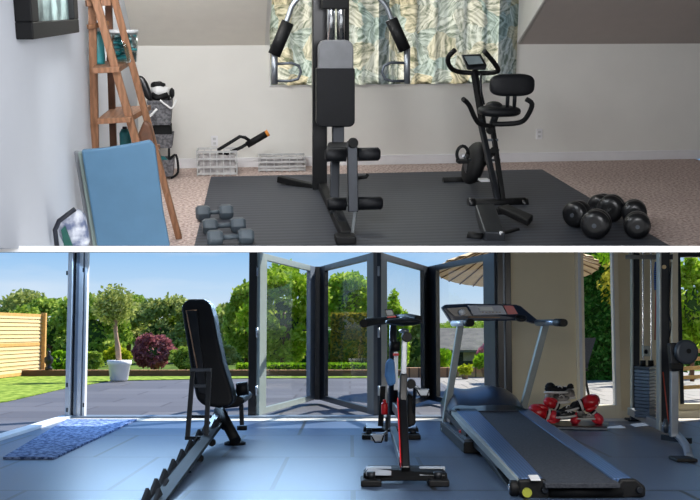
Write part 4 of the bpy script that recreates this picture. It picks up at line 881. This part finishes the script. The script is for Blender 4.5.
# hedge
def hedge(x0, x1, yt, yb, Y, m, lab, n, ls=.1):
    a, b = L.P(x0, yt, Y), L.P(x1, yb, Y); t = thing('hedge', lab, 'hedge', ((a.x+b.x)/2, Y, b.z))
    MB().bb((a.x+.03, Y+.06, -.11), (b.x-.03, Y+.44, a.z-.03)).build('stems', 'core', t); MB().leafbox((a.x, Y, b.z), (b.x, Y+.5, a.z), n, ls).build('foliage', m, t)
hedge(236, 386, 363.5, 371, kb+.8, 'L10', 'clipped bright green hedge behind the kerb, seen through the folded doors', 3500, .09)
hedge(331, 371, 313, 368, 26.6, 'L9', 'tall golden brown hedge seen through the second folding panel', 5000, .12)
# bamboo fence
f0, f1 = L.F(-25, 381), L.F(40.5, 373.5); zt = L.P(40, 314.5, f1.y).z
t = thing('bamboo_fence', 'pale bamboo slat fence with a timber post at the left', 'fence', f1)
MB().prism([f0+V((0, 0, .0)), f1, f1+V((0, .05, 0)), f0+V((0, .05, 0))], (0, 0, zt)).build('slat_panel', 'slat', t)
fd = (f1-f0).normalized()
for z in (.04, zt*.5, zt-.03): MB().bar(f0-YA*.03+ZA*z, f1-YA*.03+ZA*z, .03, .07).build('rail', 'post', t)
for k in range(1, 16): 
    MB().bar(f0-YA*.02+ZA*(zt*k/16), f1-YA*.02+ZA*(zt*k/16), .03, .05).build('slat', M['canopy'], t)
pz = L.P(43, 313, f1.y).z
MB().bb(f1+V((0, -.06, 0)), f1+V((.11, .06, pz))).build('post', 'post', t, bevel=.008)
# lantern finial
c = L.P(48.5, 371, kb+.12); c.z = .13
t = thing('garden_lantern', 'small dark lantern ornament on the kerb beside the fence post', 'lantern', c)
MB().lathe([(.09, 0), (.09, .06), (.04, .1), (.1, .18), (.11, .28), (.03, .36), (.05, .42), (.01, .46)], c, n=14).build('body', 'dark', t)

def tree(name, lab, x, y, rx, ry, Y, m, n, ls, trunk=True, group=None, blobs=None, cat='tree', shell=.5, core=.5, z0=0, tm='wood_dk'):
    c = L.P(x, y, Y); a, b = rx*Y/1000, ry*Y/1000
    t = thing(name, lab, cat, (c.x, Y, z0), group=group); mb = MB(); cr = MB()
    blobs = blobs or [(0, 0, 1, 1)]
    for bx, by, sx, sy in blobs:
        cc = c+V((bx*a, random.uniform(-.3, .3)*a, -by*b)); rr = (a*sx, a*sx*.8, b*sy)
        mb.leaves(cc, rr, int(n/len(blobs)), ls, shell)
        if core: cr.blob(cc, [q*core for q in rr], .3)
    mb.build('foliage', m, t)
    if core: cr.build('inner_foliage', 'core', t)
    if trunk:
        MB().tube([V((c.x, Y, z0)), V((c.x+.05*a, Y, (c.z+z0)/2)), V((c.x, Y, c.z))], [a*.09, a*.07, a*.04], 8).build('trunk', tm, t)
    return t
G = 'trees beyond the garden'
def clumps(n, seed, r0=.3):
    rr = random.Random(seed); out = [(0, .15, .68, .72)]
    for k in range(n):
        a_ = 2*PI*(k+rr.random()*.6)/n*1.0; q = rr.uniform(.45, .78); out.append((q*math.cos(a_), q*math.sin(a_)*.95, rr.uniform(.8, 1.25)*r0, rr.uniform(.7, 1.0)*r0))
    return out
B5 = [(-.4, .1, .65, .7), (.4, .15, .6, .7), (0, -.3, .6, .7), (.1, .35, .7, .65), (-.3, -.15, .5, .5), (.35, -.2, .5, .5)]
tree('tree', 'broad green tree behind the bamboo fence', 48, 330, 44, 36, 34, 'L1', 6000, .17, blobs=clumps(15, 1), group=G)
tree('tree', 'olive green treetop left of the white corner post', 28, 308, 26, 18, 38, 'L5', 2500, .18, group=G)
tree('tree', 'green tree behind the potted tree at its left', 92, 330, 40, 42, 33, 'L1', 6000, .16, blobs=clumps(15, 2), group=G)
tree('tree', 'tall green tree behind the purple shrub', 160, 328, 45, 36, 36, 'L5', 7000, .18, blobs=clumps(15, 3), group=G)
tree('tree', 'mid green tree left of the bench backrest', 128, 318, 34, 28, 38, 'L1', 4500, .18, blobs=clumps(15, 4), group=G)
tree('tree', 'sloping green tree just left of the folded doors', 205, 338, 42, 36, 37, 'L1', 5500, .18, blobs=clumps(15, 5), group=G)
tree('tree', 'pale olive tree right of the bench backrest', 232, 338, 26, 32, 35, 'L5', 4500, .15, blobs=clumps(15, 6), group=G)
tree('tree', 'small distant olive treetop right of the bench backrest', 228, 312, 12, 9, 42, 'L5', 900, .16, group=G)
tree('maple_tree', 'large bright green maple filling the first folding panel', 284, 312, 50, 58, 28, 'L2', 11000, .17, blobs=clumps(15, 7), group=G)
tree('maple_tree', 'bright maple showing left of the first folding panel', 246, 322, 24, 42, 29.5, 'L1', 5000, .16, blobs=clumps(15, 8), group=G)
tree('maple_tree', 'pale green maple filling the second folding panel', 350, 300, 36, 38, 30, 'L2', 7000, .16, blobs=clumps(15, 9), group=G)
tree('tree', 'yellow green tree behind the spin bike handlebar', 394, 335, 17, 48, 31, 'L2', 4000, .15, blobs=clumps(15, 10), group=G)
tree('tree', 'low green tree right of the spin bike', 416, 345, 18, 30, 32, 'L5', 3500, .15, blobs=clumps(15, 11), group=G)
tree('tree', 'dark green tree behind the maple trunk', 300, 350, 60, 26, 30.5, 'L6', 5500, .16, blobs=clumps(15, 12), group=G)
tree('shrub', 'round purple leaved shrub behind the kerb', 155, 351, 23, 20, 27.5, 'L3', 5200, .11, blobs=clumps(15, 13), cat='shrub')
tree('shrub', 'bright yellow green shrub behind the white pot', 118, 357, 14, 14, 26.8, 'L4', 2600, .1, blobs=clumps(15, 14), cat='shrub')
tree('shrub', 'green shrub between the purple shrub and the bench', 186, 358, 16, 13, 27.2, 'L1', 2400, .1, blobs=clumps(15, 15), cat='shrub')
tree('shrub', 'low green shrub right of the lantern ornament', 62, 360, 16, 12, 27, 'L10', 2000, .1, blobs=clumps(15, 16), cat='shrub')
tree('shrub', 'low olive shrub right of the bench backrest', 222, 356, 17, 12, 27.4, 'L5', 2200, .1, blobs=clumps(15, 17), cat='shrub')
tree('shrub', 'low green shrub just right of the corner post', 92, 361, 12, 11, 27, 'L1', 1800, .1, blobs=clumps(15, 18), cat='shrub')
tree('tree_line', 'distant dark tree line on the horizon above the shingle roof', 470, 333, 45, 12, 60, 'L1', 4500, .3, trunk=False, cat='trees').__setitem__('kind', 'stuff')
# potted standard tree
pb = L.F(119, 380.5); Yp = pb.y
t = thing('potted_tree', 'standard tree with round olive crown in a white pot on the patio', 'potted tree', pb)
s_ = Yp/1000; MB().lathe([(8*s_, 0), (8.8*s_, .02), (10.8*s_, 15*s_), (12*s_, 16*s_), (12*s_, 20*s_), (11*s_, 20*s_)], pb, n=28).build('pot', 'pot', t)
MB().lathe([(11*s_, 18*s_), (3*s_, 19*s_)], pb).build('soil', 'wood_dk', t)
MB().tube(smoothpath(PX(L, (119, 362, Yp), (117.5, 345, Yp), (115.5, 330, Yp), (116, 315, Yp))), [.06]*5+[.045]*8, 8).build('stem', 'bark', t)
mb = MB(); cc = L.P(115, 307, Yp)
for bx, by, r in ((-.3, 0, .7), (.3, .05, .7), (0, .25, .75), (0, -.2, .65)): mb.leaves(cc+V((bx*.5, 0, by*.5)), (20*s_*r*1.25, 20*s_*r, 20*s_*r*1.25), 620, .1, .15)
mb.build('crown', 'L5', t)
# house far right
Yh = 34
t = thing('house', 'low house with a grey shingle roof beyond the garden', 'house', (L.P(470, 350, Yh).x, Yh, 0))
a, b = L.P(425, 350, Yh), L.P(520, 328, Yh+2.2)
MB().add([V((a.x, Yh, a.z)), V((b.x+1, Yh, a.z)), V((b.x+1, Yh+2.4, b.z)), V((a.x, Yh+2.4, b.z))], [(0, 1, 2, 3)]).prism([V((a.x, Yh, a.z-.08)), V((b.x+1, Yh, a.z-.08)), V((b.x+1, Yh+.1, a.z)), V((a.x, Yh+.1, a.z))], (0, 0, .04)).build('roof', 'thatch', t)
MB().bb((a.x+.2, Yh+.4, -.1), (b.x+.8, Yh+.6, a.z+.1)).build('wall', 'wallh', t)
w0, w1 = L.P(463.5, 361, Yh+.35), L.P(477, 349, Yh+.35); f_ = MB().bb(w0, V((w1.x, w0.y+.05, w1.z))).build('window', 'pane', t)
w0, w1 = L.P(440, 366, Yh+.35), L.P(446, 351, Yh+.35); MB().bb(w0, V((w1.x, w0.y+.05, w1.z))).build('window', 'screen', t)
# potted plants there
def pplant(x, yb, yt, w, m, lab, Yq, pm='terracotta'):
    c = L.P(x, yb, Yq); c.z = -.11 if Yq > 22.8 else -.025; zt_ = L.P(x, yt, Yq).z; s_ = Yq/1000; h = (zt_-c.z)
    t = thing('potted_plant', lab, 'plant', c); r = w*.3*s_
    MB().lathe([(r*.8, 0), (r, h*.4), (r*1.1, h*.42)], c, n=16).build('pot', pm, t); MB().leaves(c+V((0, 0, h*.7)), (w*.5*s_, w*.5*s_, h*.33), 500, .16, .1).build('leaves', m, t)
pplant(443, 368.5, 348.5, 19, 'L10', 'lime green leafy plant in a clay pot on the garden wall', 24)
pplant(484, 372, 353, 22, 'L10', 'leafy green plant in front of the dark house wall', 23.5)
pplant(465, 376, 366, 12, 'L4', 'small yellow green plant at the foot of the garden wall', 22.6)
pplant(485, 354, 345, 14, 'L8', 'pink flowering plant by the dark house wall', 30)
# patio post / chair
pc = L.F(494, 392)
t = thing('garden_chair', 'dark garden chair standing on the pale paving behind the treadmill', 'chair', pc)
for x in (491.5, 496.5): MB().bar(q_(x, 391, pc.y), q_(x-.3, 355, pc.y), .035, .035, YA).build('leg', 'black', t)
MB().bar(q_(491, 368, pc.y), q_(497, 368, pc.y), .04, .3).build('seat', 'black', t)
# umbrella
Yq = 18; cu = L.P(517, 269, Yq); R_ = 82*Yq/1000; zr = cu.z; TL = .18
t = thing('garden_parasol', 'large cream parasol with wooden ribs behind the cream wall', 'parasol', (cu.x, Yq, -.025))
NS = 28; ap = V((cu.x, Yq, zr+.62)); vs = [ap]
rings = []
for k, (rr, dz) in enumerate(((.35, .42), (.7, .17), (1, 0))):
    for j in range(NS*2):
        a_ = PI*j/NS; sag = (.03 if j % 2 else 0)*rr; vs.append(V((cu.x+R_*rr*math.cos(a_)*(1-sag), Yq+R_*rr*math.sin(a_)*(1-sag), zr+dz-sag*.6)))
n2 = NS*2; fs = [(0, 1+j, 1+(j+1) % n2) for j in range(n2)]
for r in range(2): fs += [(1+r*n2+j, 1+(r+1)*n2+j, 1+(r+1)*n2+(j+1) % n2, 1+r*n2+(j+1) % n2) for j in range(n2)]
tilt = lambda p: V((p[0], p[1], p[2]-(p[1]-Yq)*TL)); MB().add([tilt(v) for v in vs], fs).build('canopy', 'canopy', t)
for j in range(NS):
    a_ = 2*PI*j/NS
    MB().tube([tilt((cu.x+R_*rr*math.cos(a_), Yq+R_*rr*math.sin(a_), zr+dz-.02)) for rr, dz in ((.05, .59), (.35, .42), (.7, .17), (.99, 0))], .011, 5).build('rib', 'rib', t)
MB().tube([(cu.x, Yq, -.03), (cu.x, Yq, zr+.66)], .03).build('pole', 'rib', t)
MB().lathe([(.3, 0), (.3, .05), (.06, .09)], (cu.x, Yq, -.025)).build('base', 'dark', t)
# view through the narrow door and right window
t = thing('ivy_hedge', 'tall dark ivy hedge seen through the narrow glazed door', 'hedge', (L.P(600, 372, 22).x, 22, 0))
a, b = L.P(578, 376, 22), L.P(640, 235, 22)
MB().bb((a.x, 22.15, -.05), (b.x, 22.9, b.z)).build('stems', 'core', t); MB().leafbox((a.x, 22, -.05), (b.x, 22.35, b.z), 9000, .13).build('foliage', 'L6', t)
tree('tree', 'golden leaved tree branch in front of the ivy hedge', 628, 284, 33, 30, 20, 'L7', 1000, .12, core=0, shell=.1, group=G)
tree('tree', 'bright green treetop above the ivy hedge', 626, 254, 36, 14, 21, 'L10', 1300, .12, core=0, shell=.1, group=G)
tree('tree', 'yellow green tree outside the right hand window', 690, 300, 26, 56, 21, 'L2', 5000, .15, blobs=clumps(15, 19), core=.5, group=G)
tree('tree', 'dark green tree low outside the right hand window', 690, 335, 22, 34, 23, 'L6', 2500, .15, group=G)
t = thing('timber_planter', 'stacked brown timber planter outside the right hand window', 'planter', L.P(690, 400, 16))
for k, y in enumerate((352, 360, 369, 378, 388)):
    MB().bar(L.P(676, y, 16), L.P(712, y-2, 15.5), .07, .06).build('board', 'post', t, bevel=.006)
for x in (679, 706): MB().bar(L.P(x, 396, 16), L.P(x, 346, 16), .07, .07, YA).build('post', 'wood_dk', t)
# sling chair outside narrow door
Yz = 14.5
t = thing('sling_chair', 'dark grey sling garden chair outside the narrow glazed door', 'chair', L.F(588, 403))
MB().prism([q_(x, y, Yz) for x, y in ((580, 338), (596, 338), (588, 365), (576, 368))], (0, .05, 0)).build('backrest', 'wallh', t)
MB().prism([q_(x, y, Yz) for x, y in ((560, 366), (588, 364), (588, 368), (560, 370))], (0, .5, 0)).build('seat', 'wallh', t)
MB().bar(q_(583, 368, Yz), q_(590, 401, Yz), .03, .03).build('leg', 'black', t); MB().bar(q_(583, 368, Yz+.1), q_(585, 401, Yz+.3), .03, .03).build('leg', 'black', t); MB().bar(q_(578, 370, Yz), q_(588, 370, Yz), .03, .03).build('arm', 'black', t)

# =================================================================== LIGHT
w = bpy.data.worlds.new('world'); sc.world = w; w.use_nodes = True; nt = w.node_tree; n = nt.nodes; l = nt.links
tc = n.new('ShaderNodeTexCoord'); sp = n.new('ShaderNodeSeparateXYZ'); l.new(tc.outputs['Generated'], sp.inputs[0])
r = n.new('ShaderNodeValToRGB'); e = r.color_ramp.elements
e[0].position = 0.0; e[0].color = lin((150, 160, 150)); e[1].position = .35; e[1].color = lin((84, 144, 222))
for p_, c_ in ((.005, (222, 234, 244)), (.04, (190, 219, 246)), (.085, (142, 195, 244))): x = e.new(p_); x.color = lin(c_)
nz = n.new('ShaderNodeTexNoise'); nz.inputs['Scale'].default_value = 3; nz.inputs['Detail'].default_value = 7
mp = n.new('ShaderNodeMapping'); mp.inputs['Scale'].default_value = (2, 2, 9); l.new(tc.outputs['Generated'], mp.inputs[0]); l.new(mp.outputs[0], nz.inputs['Vector'])
rr = n.new('ShaderNodeMapRange'); rr.inputs['From Min'].default_value = .5; rr.inputs['From Max'].default_value = .75; rr.inputs['To Max'].default_value = .45; l.new(nz.outputs['Fac'], rr.inputs['Value'])
mx = n.new('ShaderNodeMix'); mx.data_type = 'RGBA'; l.new(rr.outputs[0], mx.inputs[0]); l.new(r.outputs[0], mx.inputs[6]); mx.inputs[7].default_value = lin((235, 242, 250))
l.new(sp.outputs['Z'], r.inputs['Fac']); l.new(mx.outputs[2], n['Background'].inputs['Color']); n['Background'].inputs['Strength'].default_value = 1.0
def look(o, src, dst): 
    o.location = src; o.rotation_euler = (V(dst)-V(src)).to_track_quat('-Z', 'Y').to_euler()
sd_ = bpy.data.lights.new('sun', 'SUN'); sd_.energy = 10.5; sd_.angle = .01; sd_.color = (1, .95, .86); so = bpy.data.objects.new('sun', sd_); COL.objects.link(so); look(so, (12, 10.5, 15), (0, 0, 0))
def area(name, src, dst, sx, sy, e_, c_, room=LO):
    d = bpy.data.lights.new(name, 'AREA'); d.shape = 'RECTANGLE'; d.size = sx; d.size_y = sy; d.energy = e_; d.color = c_
    o = bpy.data.objects.new(name, d); COL.objects.link(o); src, dst = room.R @ V(src), room.R @ V(dst); look(o, src, dst); return o
area('upper_fill', (-.9, 5.2, 2.35), (.1, 10, 1.0), 1.2, .7, 100, (.92, .96, 1), UP)
area('upper_back_fill', (-.7, 7.7, 2.5), (-.5, 10, .8), 1.6, .5, 70, (1, .98, .96), UP)
area('upper_front_fill', (1.0, 1.8, 2.0), (-1.4, 9.0, .8), 1.6, 1, 112, (.95, .96, 1), UP)
area('upper_window_glow', (.9, YB-.35, 2.2), (.5, 5, -.5), 2.0, .5, 22, (.95, .98, 1), UP)
area('lower_fill', (1.8, 5.2, 1.36), (2.2, 12, 1.2), 3.5, .25, 45, (1, .96, .9))
area('lower_door_glow', (-1.6, D0-.25, 1.98), (-2.0, 7.0, 0), 3.4, .25, 170, (.45, .69, 1))
sc.view_settings.view_transform = 'Standard'; sc.view_settings.look = 'None'
sc.cycles.use_denoising = True
sc.cycles.transparent_max_bounces = 12
